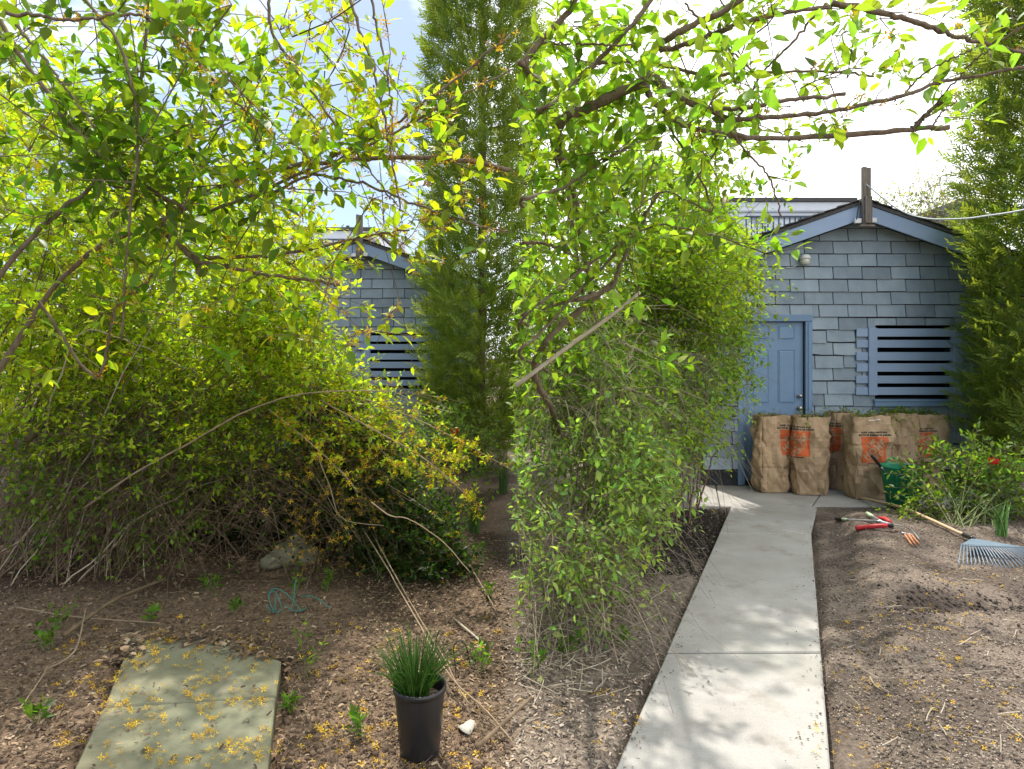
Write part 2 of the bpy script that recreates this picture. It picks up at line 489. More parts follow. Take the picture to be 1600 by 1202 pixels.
left_quads = [
    [g2(60, 1330), g2(408, 1330), g2(433, 1098), g2(160, 1116)],
    [g2(160, 1116), g2(433, 1098), g2(442, 1042), g2(350, 1003), g2(205, 1003)],
]
def shrink(q, d=.006):
    q = [np.array(p) for p in q]; c = sum(q) / len(q)
    return [p + nrm((c - p)) * d * 1.5 for p in q]
path = tag(empty('concrete_path', (2.0, 4.5, 0)), 'pale concrete garden path leading to the hut with paper bags', 'path', kind='structure')
def slab_pieces(quads, parent, z=0.0, m=None):
    for q in quads:
        dz = R0.uniform(-.004, .004)
        prism('slab', shrink(q), -.09, z + dz, m or M_CONC, parent, bevel=.007)
slab_pieces(path_quads + apron_quads + side_quads, path)
lpath = tag(empty('slab_path', (-1.8, 3.2, 0)), 'mossy concrete slabs littered with yellow petals', 'path', kind='structure')
slab_pieces(left_quads, lpath, .035, M_MOSSY)

def in_poly_dist(x, y, q):
    """signed distance-like: positive inside convex polygon"""
    q = np.array(q); c = q.mean(0); d = np.full(x.shape, 1e9)
    for i in range(len(q)):
        p0, p1 = q[i], q[(i + 1) % len(q)]
        e = p1 - p0; n = np.array([-e[1], e[0]]); n = n / np.linalg.norm(n)
        if np.dot(c - p0, n) < 0: n = -n
        d = np.minimum(d, (x - p0[0]) * n[0] + (y - p0[1]) * n[1])
    return d

ALLQ = path_quads + apron_quads + side_quads
MAINQ = [[(edge_x(PL, 1.1), 1.1), (edge_x(PR, 1.1), 1.1), (edge_x(PR, YA), YA), (edge_x(PL, YA), YA)]] + apron_quads[1:] + side_quads
LQ = [[g2(60, 1330), g2(408, 1330), g2(433, 1098), g2(160, 1116)], left_quads[1]]

def ground_h(x, y):
    x = np.asarray(x, float); y = np.asarray(y, float)
    base = -.012 + .05 * (fbm(x * 1.1, y * 1.1, 3) - .5) + .035 * (fbm(x * 5, y * 5, 9, 3) - .5) + .022 * (fbm(x * 19, y * 19, 21, 2) - .5)
    dpath = np.full(x.shape, -1e9)
    for q in MAINQ: dpath = np.maximum(dpath, in_poly_dist(x, y, q))
    out = -dpath
    # raised bed right of the path
    bed = sstep(0.0, .45, x - (PR[0][0] + (PR[1][0] - PR[0][0]) * (y - PR[0][1]) / (PR[1][1] - PR[0][1]))) * sstep(7.0, 6.2, y)
    bed = bed * sstep(.02, .5, out)
    base = base + bed * (.10 + .09 * (fbm(x * 1.9, y * 1.9, 33, 3) - .4))
    # a dug furrow in the bed
    base = base - .09 * bed * np.exp(-((y - 4.15 - .05 * np.sin(x * 4)) / .13) ** 2) * sstep(2.2, 2.5, x)
    dl = np.full(x.shape, -1e9)
    for q in LQ: dl = np.maximum(dl, in_poly_dist(x, y, q))
    near = np.maximum(dpath, dl)
    k = sstep(-.10, .03, near)
    edge = sstep(-.05, .0, near)
    h = base * (1 - k) + (-.015) * k
    h = h - .06 * edge
    far = sstep(14, 25, np.hypot(x, y))
    return h * (1 - far) - .05 * far

def ground_col(x, y):
    n = fbm(x * 1.4, y * 1.4, 51, 4)[:, None]
    tanL = np.array([.20, .138, .095]); darkL = np.array([.07, .048, .032])
    left = darkL * (1 - sstep(.35, .65, n)) + tanL * sstep(.35, .65, n)
    n2 = fbm(x * 2.6, y * 2.6, 77, 4)[:, None]
    tanR = np.array([.215, .17, .135]); darkR = np.array([.12, .093, .074])
    right = darkR * (1 - sstep(.35, .6, n2)) + tanR * sstep(.35, .6, n2)
    w = sstep(-.2, .2, x)[:, None]
    c = left * (1 - w) + right * w
    # damp dug-over earth beside the hut apron and in the furrow of the bed
    wet = sstep(4.9, 5.6, y + .8 * (n[:, 0] - .5)) * sstep(YA + .2, YA - .2, y) * sstep(.9, 1.3, x) * (x < 2.75 + SK * (y - YA))
    wet2 = np.exp(-((y - 4.05 - .12 * np.sin(x * 5)) / .17) ** 2) * sstep(2.25, 2.6, x + .5 * (n2[:, 0] - .5))
    wet = np.clip(wet + .75 * wet2, 0, 1)[:, None]
    return c * (1 - wet) + np.array([.035, .027, .022]) * wet

def axis(lo, hi, step, far):
    f = np.arange(lo, hi + 1e-6, step)
    a = lo - np.geomspace(step * 2, far, 26)[::-1]; b_ = hi + np.geomspace(step * 2, far, 26)
    return np.concatenate([a, f, b_])
gx = axis(-4.6, 6.0, .032, 400); gy = axis(2.0, 8.6, .034, 600)
gy = gy[gy > -60]
XX, YY = np.meshgrid(gx, gy)
gv = np.stack([XX.ravel(), YY.ravel(), ground_h(XX.ravel(), YY.ravel())], -1)
nx = len(gx); ii = np.arange(len(gy) - 1)[:, None] * nx + np.arange(nx - 1)[None]
gf = np.stack([ii, ii + 1, ii + nx + 1, ii + nx], -1).reshape(-1, 4)
tag(mesh_np('ground', gv, gf, M_SOIL, col=ground_col(gv[:, 0], gv[:, 1]), smooth=True), 'brown garden soil with dug beds', 'ground', kind='structure')

# ------------------------------------------------------------------ garden huts
def clip_poly(poly, a, b, c):
    """keep a*x+b*z<=c"""
    out = []
    for i in range(len(poly)):
        p, q = poly[i], poly[(i + 1) % len(poly)]
        fp, fq = a * p[0] + b * p[1] - c, a * q[0] + b * q[1] - c
        if fp <= 0: out.append(p)
        if (fp < 0 < fq) or (fq < 0 < fp):
            t = fp / (fp - fq); out.append((p[0] + t * (q[0] - p[0]), p[1] + t * (q[1] - p[1])))
    return out

def sub_rect(r, h):
    x0, z0, x1, z1 = r; a0, b0, a1, b1 = h
    if a1 <= x0 or a0 >= x1 or b1 <= z0 or b0 >= z1: return [r]
    out = []
    if a0 > x0: out.append((x0, z0, a0, z1))
    if a1 < x1: out.append((a1, z0, x1, z1))
    m0, m1 = max(x0, a0), min(x1, a1)
    if b0 > z0: out.append((m0, z0, m1, b0))
    if b1 < z1: out.append((m0, b1, m1, z1))
    return out

MP = 0.00825                                        # metres per photo pixel on the hut front
def build_hut(left_x, Y, skew, label):
    """front wall on plane y=Y, its lower left corner at left_x; hut is built in world coordinates around an empty"""
    s = empty('garden_hut', (left_x, Y, 0))
    tag(s, label, 'hut')
    X = lambda px: left_x + (px - 1098) * MP
    Z = lambda py: H - (py - 558) * MP
    W = 498 * MP; ax = X(1347); az = Z(322); SL = .35; DEP = 4.6
    door = (X(1163), .05, X(1257), Z(503)); dtrim = (X(1152), 0.0, X(1268), Z(492))
    win = (X(1366), Z(622), X(1484), Z(509))
    # wall structure
    def wallbox(x0, z0, x1, z1):
        box('wall_panel', (x0, Y, z0), (x1, Y + .1, z1), M_SKIRT, s)
    eave = az - .20 - SL * W / 2
    wallbox(left_x, .0, door[0], eave); wallbox(door[2], .0, win[0], eave)
    wallbox(door[0], door[3], door[2], eave); wallbox(win[2], 0, left_x + W, eave)
    wallbox(win[0], 0, win[2], win[1]); wallbox(win[0], win[3], win[2], eave)
    gv = np.array([(left_x, Y, eave + .002), (left_x + W, Y, eave + .002), (ax, Y, az - .2), (left_x, Y + .1, eave + .002), (left_x + W, Y + .1, eave + .002), (ax, Y + .1, az - .2)])
    mesh_py('gable', gv, [(0, 1, 2), (5, 4, 3), (0, 3, 4, 1), (1, 4, 5, 2), (2, 5, 3, 0)], M_SKIRT, s)
    box('side_wall', (left_x, Y + .1, 0), (left_x + .09, Y + DEP, eave), M_SHINGLE, s, skew=(skew, Y + .1))
    box('side_wall', (left_x + W - .09, Y + .1, 0), (left_x + W, Y + DEP, eave), M_SHINGLE, s, skew=(skew, Y + .1))
    box('rear_wall', (left_x + skew * DEP, Y + DEP, 0), (left_x + W + skew * DEP, Y + DEP + .1, eave), M_SKIRT, s)
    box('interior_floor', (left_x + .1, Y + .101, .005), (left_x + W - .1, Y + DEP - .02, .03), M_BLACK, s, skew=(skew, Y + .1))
    box('shade_backing', (left_x + .1, Y + .9, .031), (left_x + W - .1, Y + .95, eave), M_BLACK, s, skew=(skew, Y + .1))  # added near-black sheet, paints the unlit interior behind the window
    # shingles: every one its own wedge
    ex, bh = .163, .10
    nrow = int((az - .2 - bh) / ex) + 1
    zt0 = Z(377) - ex * 22
    rr = random.Random(int(abs(left_x) * 100))
    row = 0
    zb = Z(377) - ex * 40
    while zb < bh - .05: zb += ex
    while zb < az - .2:
        row = round((Z(377) - zb) / ex)
        lowrow = zb < Z(500)
        x = left_x + (-.19 if row % 2 else 0.0)
        while x < left_x + W:
            w = .372 if not lowrow else (.372 if rr.random() < .75 else rr.uniform(.2, .33))
            x1 = min(x + w, left_x + W); x0 = max(x, left_x)
            jit = rr.uniform(-.004, .004) if not lowrow else rr.uniform(-.010, .004)
            rects = [(x0 + .006, zb + jit, x1 - .006, zb + ex - .008 + jit)]
            x += w
            for hole in (dtrim, (win[0], win[1] - .10, win[2], win[3] + .004)):
                rects = [q for r in rects for q in sub_rect(r, hole)]
            for (a0, b0, a1, b1) in rects:
                if a1 - a0 < .02 or b1 - b0 < .02: continue
                poly = [(a0, b0), (a1, b0), (a1, b1), (a0, b1)]
                if lowrow and rr.random() < .25:
                    poly = [(a0, b0 + rr.uniform(0, .014)), ((a0 + a1) / 2, b0), (a1, b0 + rr.uniform(0, .010)), (a1, b1), (a0, b1)]
                c1 = az - .19 + SL * ax; c2 = az - .19 - SL * ax
                poly = clip_poly(poly, SL, 1, c1); poly = clip_poly(poly, -SL, 1, c2)
                if len(poly) < 3: continue
                jy = rr.uniform(0, .004)
                fy = lambda z: Y - .008 - jy - .022 * max(0.0, 1 - (z - zb) / ex)
                n = len(poly)
                V = [(p[0], fy(p[1]), p[1]) for p in poly] + [(p[0], Y - .001, p[1]) for p in poly]
                Fc = [tuple(range(n)), tuple(range(2 * n - 1, n - 1, -1))] + [(i, n + i, n + (i + 1) % n, (i + 1) % n) for i in range(n)]
                mesh_py('shingle', np.array(V), Fc, M_SHINGLE, s)
        zb += ex
    box('footing', (left_x + .004, Y - .012, 0), (door[0], Y - .002, bh - .02), M_SKIRT, s)
    box('footing', (door[2], Y - .012, 0), (left_x + W, Y - .002, bh - .02), M_SKIRT, s)
    # door
    d = empty('door', (door[0], Y + .03, door[1]), s); d.location = (door[0] - left_x, .03, door[1])
    box('door_leaf', (door[0] + .004, Y + .03, door[1]), (door[2] - .004, Y + .074, door[3] - .004), M_BLUE, d, bevel=.002)
    def panel(x0, y0, x1, y1):
        a, b, c_, e = X(x0), Z(y1), X(x1), Z(y0); m = .024; yF = Y + .0298
        V = [(a, yF, b), (c_, yF, b), (c_, yF, e), (a, yF, e),
             (a + .008, yF + .0145, b + .008), (c_ - .008, yF + .0145, b + .008), (c_ - .008, yF + .0145, e - .008), (a + .008, yF + .0145, e - .008),
             (a + m, yF - .006, b + m), (c_ - m, yF - .006, b + m), (c_ - m, yF - .006, e - m), (a + m, yF - .006, e - m)]
        V = np.array(V); V[:4, 1] -= .006; V[4:8, 1] -= .0215; V[4:8, 1] += .0075
        V[8:, 1] -= .004
        Fc = []
        for k in (0, 4):
            for i in range(4): Fc.append((k + i, k + (i + 1) % 4, k + 4 + (i + 1) % 4, k + 4 + i))
        Fc.append((8, 9, 10, 11))
        for i in range(4): pass
        # returns so the moulding stands on the leaf
        b0 = len(V); V = np.vstack([V, V[:4] + np.array([0, .0065, 0])])
        for i in range(4): Fc.append((b0 + i, b0 + (i + 1) % 4, (i + 1) % 4, i))
        mesh_py('door_panel', V, Fc, M_BLUE, d)
    for (x0, x1) in ((1176, 1202), (1217, 1243)):
        panel(x0, 509, x1, 531); panel(x0, 547, x1, 631); panel(x0, 655, x1, 736)
    for py, r in ((638, .029), (619, .026)):
        c = (X(1250), Z(py))
        prof = [(0.001, -.064), (r * .75, -.062), (r, -.05), (r * .95, -.035), (r * .45, -.025), (r * .45, -.012), (r * 1.05, -.008), (r * 1.1, 0)]
        V, Fc = [], []
        for (rad, dy) in prof:
            for i in range(16):
                t = i * math.pi / 8; V.append((c[0] + rad * math.cos(t), Y + .03 + dy, c[1] + rad * math.sin(t)))
        for j in range(len(prof) - 1):
            for i in range(16): Fc.append((j * 16 + i, j * 16 + (i + 1) % 16, (j + 1) * 16 + (i + 1) % 16, (j + 1) * 16 + i))
        mesh_py('door_knob' if py == 638 else 'deadbolt', np.array(V), Fc, M_METAL, d, smooth=True)
    box('threshold', (door[0], Y - .03, .012), (door[2], Y + .09, .047), M_SKIRT, s)
    for nm, lo, hi in (('door_jamb', (dtrim[0], Y - .032, 0.004), (door[0] - .001, Y + .02, dtrim[3] - .09)),
                       ('door_jamb', (door[2] + .001, Y - .032, 0.004), (dtrim[2], Y + .02, dtrim[3] - .09)),
                       ('door_head', (dtrim[0] - .004, Y - .034, dtrim[3] - .088), (dtrim[2] + .004, Y + .02, dtrim[3]))):
        j = box(nm, lo, hi, M_BLUE, s, bevel=.006)
    box('door_moulding', (door[2] + .03, Y - .044, .004), (door[2] + .058, Y - .033, dtrim[3] - .092), M_BLUE, s, bevel=.004)
    # shuttered window
    w = empty('window', (win[0] - left_x, 0, win[1]), s)
    for nm, lo, hi in (('reveal', (win[0] - .012, Y - .01, win[1]), (win[0], Y + .09, win[3])), ('reveal', (win[2], Y - .01, win[1]), (win[2] + .012, Y + .09, win[3]))):
        box(nm, lo, hi, M_SKIRT, w)
    rs = random.Random(5)
    for (a, b) in ((514, 526.5), (532, 544), (550, 563), (568, 581), (587, 599), (605, 617)):
        j = rs.uniform(-.004, .004)
        box('slat', (X(1335) + rs.uniform(-.006, .006), Y - .052, Z(b) + j), (X(1516.5) + rs.uniform(-.006, .006), Y - .032, Z(a) + j), M_BLUETRIM, w, bevel=.003)
    box('batten', (X(1353), Y - .074, Z(617.5)), (X(1366), Y - .0525, Z(513)), M_BLUETRIM, w, bevel=.003)
    box('batten', (X(1485), Y - .074, Z(617.5)), (X(1498), Y - .0525, Z(513)), M_BLUETRIM, w, bevel=.003)
    box('sill', (X(1363), Y - .06, Z(635)), (X(1485.5), Y + .02, Z(624)), M_BLUE, w, bevel=.006)
    box('sill_nosing', (X(1361), Y - .075, Z(627)), (X(1487), Y - .0605, Z(623.5)), M_BLUE, w, bevel=.003)
    # roof
    OH = .28
    roof = empty('roof', (ax - left_x, 0, az), s)
    hw = W / 2 + .22
    for sgn in (-1, 1):
        V = []
        for yy in (Y - OH, Y + DEP + .2):
            for (t, dz) in ((0, 0), (hw, 0), (hw, -.045), (0, -.045)):
                V.append((ax + sgn * t + skew * (yy - Y), yy, az + .012 - SL * t + dz))
        mesh_py('roof_deck', np.array(V), [(0, 1, 2, 3), (7, 6, 5, 4), (0, 4, 5, 1), (1, 5, 6, 2), (2, 6, 7, 3), (3, 7, 4, 0)], M_ROOF, roof)
        # shingle tabs along the rake, each lapping over the next
        nt = 14
        for k in range(nt):
            t0, t1 = hw * k / nt, hw * (k + 1.12) / nt
            j = rs.uniform(0, .02)
            V = []
            for yy in (Y - OH - .015 - j, Y - OH + .6):
                for (t, dz) in ((t0, .016), (t1, .03 + rs.uniform(-.004, .008)), (t1, .018), (t0, .006)):
                    V.append((ax + sgn * t + skew * (yy - Y), yy, az + .012 - SL * t + dz))
            mesh_py('roof_shingle', np.array(V), [(0, 1, 2, 3), (7, 6, 5, 4), (0, 4, 5, 1), (1, 5, 6, 2), (2, 6, 7, 3), (3, 7, 4, 0)], M_ROOF, roof)
        # fascia board under the rake
        V = []
        for yy in (Y - OH + .012, Y - OH + .037):
            for (t, dz) in ((.0, -.036), (hw - .02, -.036), (hw - .02, -.225), (.0, -.225)):
                V.append((ax + sgn * (t + .0015) - skew * OH, yy, az - SL * t + dz))
        mesh_py('fascia_board', np.array(V), [(0, 1, 2, 3), (7, 6, 5, 4), (0, 4, 5, 1), (1, 5, 6, 2), (2, 6, 7, 3), (3, 7, 4, 0)], M_BLUETRIM, s, bevel=.004)
        # soffit
        V = []
        for yy in (Y - OH + .038, Y + .0):
            for (t, dz) in ((.0, -.046), (hw - .03, -.046), (hw - .03, -.06), (.0, -.06)):
                V.append((ax + sgn * (t + .002) - skew * OH * .5, yy, az - SL * t + dz))
        mesh_py('soffit', np.array(V), [(0, 1, 2, 3), (7, 6, 5, 4), (0, 4, 5, 1), (1, 5, 6, 2), (2, 6, 7, 3), (3, 7, 4, 0)], M_SKIRT, s)
    # cable post at the gable top
    post = empty('cable_post', (ax - left_x, -OH, az), s)
    fx = ax - skew * OH
    yf = Y - OH - .02
    k = (yf) / F                                     # metres per pixel at the post
    z_ = lambda py: H - (py - 558) * k * (Y / 8.25 if Y < 9 else 8.25 / 8.25) if False else az + (326 - py) * MP
    box('post_plank', (fx - .055, yf - .05, z_(364)), (fx - .006, yf + .0, z_(277)), M_OLDWOOD, post, bevel=.004)
    box('post_plank', (fx - .003, yf - .045, z_(363)), (fx + .05, yf + .002, z_(278)), M_OLDWOOD, post, bevel=.004)
    box('post_plank', (fx - .04, yf - .082, z_(362)), (fx + .045, yf - .052, z_(322)), M_OLDWOOD, post, bevel=.004)
    box('post_bracket', (fx - .14, yf - .03, z_(361)), (fx - .06, yf + .01, z_(354)), M_WHITE, post, bevel=.004)
    box('post_bracket', (fx + .056, yf - .03, z_(360)), (fx + .13, yf + .01, z_(353)), M_WHITE, post, bevel=.004)
    box('post_foot', (fx - .10, yf - .07, z_(367)), (fx + .09, yf + .0, z_(364.2)), M_OLDWOOD, post, bevel=.003)
    tube_obj('wire_loop', [(fx - .07, yf - .02, z_(326)), (fx - .11, yf - .04, z_(340)), (fx - .125, yf - .03, z_(356))], .006, .006, M_BLACKP, post, n=10, sides=6)
    # porch lamp beside the door head
    lamp = empty('wall_lamp', (X(1253) - left_x, -.04, Z(404)), s)
    lc = (X(1253), Y - .09, Z(408))
    lathe('lamp_shade', [(.001, .075), (.035, .07), (.06, .045), (.068, .012), (.064, .01), (.052, .04), (.001, .055)], M_WHITE, lamp, lc, 20)
    lathe('lamp_glass', [(.055, .012), (.058, -.02), (.052, -.05), (.03, -.06), (.001, -.06)], M_LENS, lamp, lc, 20)
    box('lamp_mount', (lc[0] - .03, Y - .05, lc[2] + .0), (lc[0] + .03, Y - .02, lc[2] + .05), M_WHITE, lamp, bevel=.004)
    tube_obj('lamp_wire', [(lc[0] - .03, Y - .04, lc[2] - .02), (lc[0] - .12, Y - .035, lc[2] - .08), (lc[0] - .22, Y - .03, lc[2] - .09)], .006, .006, M_CABLE, lamp, n=10, sides=6)
    return s

hutR = build_hut((1098 - CX) * 8.25 / F, 8.25, SK, 'blue-grey shingled hut with its blue door in view behind the paper bags')
hutL = build_hut(-2.56 - 249 * MP, 10.9, -.15, 'grey shingled hut half hidden behind the yellow-flowering shrub and dark cedar')

# overhead cable from the post to the right
tag(tube_obj('overhead_cable', [P(1347, 283, 7.95), P(1400, 325, 7.6), P(1445, 341, 7.2), P(1500, 342, 6.6), P(1545, 337, 5.9), P(1610, 326, 5.2), P(1800, 280, 4.2)], .009, .009, M_CABLE, n=50, sides=6),
    'pale sagging overhead cable running from the hut post', 'cable')

# ------------------------------------------------------------------ houses behind
def house(x0, x1, Y, ztop, label, rail=None, windows=(), chimney=None):
    h = tag(empty('house', ((x0 + x1) / 2, Y, 0)), label, 'house')
    box('wall', (x0, Y, 0), (x1, Y + 8, ztop - .45), M_SIDING, h)
    n = int((ztop - .5 - 3.2) / .2)
    for k in range(n):
        z = 3.2 + k * .2
        V = np.array([(x0 - .01, Y - .03, z), (x1 + .01, Y - .03, z), (x1 + .01, Y - .008, z + .195), (x0 - .01, Y - .008, z + .195), (x0 - .01, Y - .001, z), (x1 + .01, Y - .001, z), (x1 + .01, Y - .001, z + .195), (x0 - .01, Y - .001, z + .195)])
        mesh_py('siding_board', V, [(0, 1, 2, 3), (7, 6, 5, 4), (0, 4, 5, 1), (1, 5, 6, 2), (2, 6, 7, 3), (3, 7, 4, 0)], M_SIDING, h)
    box('cornice', (x0 - .25, Y - .3, ztop - .45), (x1 + .25, Y + 8.2, ztop - .12), M_SIDING, h, bevel=.03)
    box('cornice_moulding', (x0 - .12, Y - .16, ztop - .62), (x1 + .12, Y - .035, ztop - .452), M_SIDING, h, bevel=.03)
    box('roof', (x0 - .32, Y - .38, ztop - .119), (x1 + .32, Y + 8.3, ztop), M_ROOF, h)
    box('vent_pipe', (x1 - 1.2, Y + 1, ztop), (x1 - 1.08, Y + 1.12, ztop + .35), M_RAIL, h)
    for (a, b, z0, z1) in windows:
        w = empty('window', (a - (x0 + x1) / 2, -.05, z0), h)
        box('pane', (a + .06, Y - .05, z0 + .06), (b - .06, Y - .035, z1 - .06), M_GLASS, w)
        for lo, hi in (((a, Y - .08, z0), (b, Y - .034, z0 + .06)), ((a, Y - .08, z1 - .06), (b, Y - .034, z1)), ((a, Y - .08, z0 + .061), (a + .06, Y - .034, z1 - .061)), ((b - .06, Y - .08, z0 + .061), (b, Y - .034, z1 - .061)), (((a + b) / 2 - .03, Y - .08, z0 + .061), ((a + b) / 2 + .03, Y - .034, z1 - .061))):
            box('frame', lo, hi, M_SIDING, w)
    if rail:
        a, b, z0, z1 = rail
        r = empty('balcony', (a - (x0 + x1) / 2, -1.4, z0), h)
        box('deck', (a, Y - 1.5, z0 - .2), (b, Y - .031, z0), M_SIDING, r)
        box('top_rail', (a, Y - 1.48, z1 - .05), (b, Y - 1.42, z1), M_RAIL, r)
        box('bottom_rail', (a, Y - 1.48, z0 + .15), (b, Y - 1.42, z0 + .2), M_RAIL, r)
        x = a + .05
        while x < b:
            box('baluster', (x - .018, Y - 1.468, z0 + .201), (x + .018, Y - 1.432, z1 - .051), M_RAIL, r)
            x += .10 * (Y / 22) * 1.75
    if chimney:
        a, b, zt = chimney
        box('chimney', (a, Y + 2, ztop), (b, Y + 2.7, zt), M_WHITE, h)
    return h
HYR = 22.0
k = HYR / F
house((1080 - 800) * k, (1316 - 800) * k, HYR, H + (558 - 313) * k, 'pale blue-white house with dark balcony railing beyond the hut with paper bags',
      rail=((1165 - 800) * k * .93, (1272 - 800) * k * .93, H + (558 - 392) * k, H + (558 - 352) * k),
      windows=(((1270 - 800) * k, (1297 - 800) * k, H + (558 - 354) * k, H + (558 - 332) * k), ((1180 - 800) * k, (1201 - 800) * k, H + (558 - 354) * k, H + (558 - 328) * k)))
k = 26.0 / F
house((430 - 800) * k, (577 - 800) * k, 26.0, H + (558 - 358) * k, 'pale house roof showing over the hut behind yellow blossoms',
      rail=((470 - 800) * k * .95, (540 - 800) * k * .95, H + (558 - 412) * k, H + (558 - 384) * k),
      windows=(((540 - 800) * k, (560 - 800) * k, H + (558 - 384) * k, H + (558 - 370) * k),))
ch = tag(empty('brick_chimney', P(627, 700, 20)), 'pale square chimney stack beyond the hut roof', 'chimney')
cx0, cx1 = (622 - 800) * .02, (633 - 800) * .02
box('stack', (cx0, 20, 0), (cx1, 20.3, H + (558 - 381) * .02), M_SIDING, ch)
box('cap', (cx0 - .04, 19.96, H + (558 - 381) * .02 + .001), (cx1 + .04, 20.34, H + (558 - 378) * .02), M_SIDING, ch)
ng = tag(empty('neighbour_roof', P(1500, 700, 16)), 'dark gable edge of a grey building beside the tall cedar', 'building')
k = 16 / F
V = np.array([P(1478, 372, 16), P(1506, 318, 16), P(1640, 560, 16), P(1478, 700, 16)])
V2 = V + np.array([0, 5, 0])
mesh_py('wall', np.vstack([V, V2]), [(0, 3, 2, 1), (4, 5, 6, 7), (0, 1, 5, 4), (1, 2, 6, 5), (2, 3, 7, 6), (3, 0, 4, 7)], M_SIDING, ng)
def sloped(name, a, b, th, dep, m, parent):
    a, b = np.array(a), np.array(b); n = nrm(np.cross(b - a, [0, 1, 0.0])) * th
    if n[2] < 0: n = -n
    o = np.array([0, -.2, 0]); dd = np.array([0, dep, 0])
    V = np.array([a + o, b + o, b + n + o, a + n + o, a + dd, b + dd, b + n + dd, a + n + dd])
    mesh_py(name, V, [(0, 1, 2, 3), (7, 6, 5, 4), (0, 4, 5, 1), (1, 5, 6, 2), (2, 6, 7, 3), (3, 7, 4, 0)], m, parent)
sloped('roof', P(1472, 384, 16), P(1506, 316, 16), .14, 5.4, M_ROOF, ng)
sloped('roof', P(1507, 316, 16), P(1640, 556, 16), .14, 5.4, M_ROOF, ng)

# ------------------------------------------------------------------ foliage kit
def col_var(n, base, var=.38, hue=.2):
    base = np.array(base)
    v = 1 + RNG.uniform(-var, var, (n, 1))
    c = base[None] * v
    c *= np.where(RNG.random((n, 1)) < .22, .55, 1.0)          # older, darker leaves among the young ones
    c[:, 0] *= 1 + RNG.uniform(-hue * 1.3, hue * 1.2, n); c[:, 2] *= 1 + RNG.uniform(-.3, .3, n)
    return c

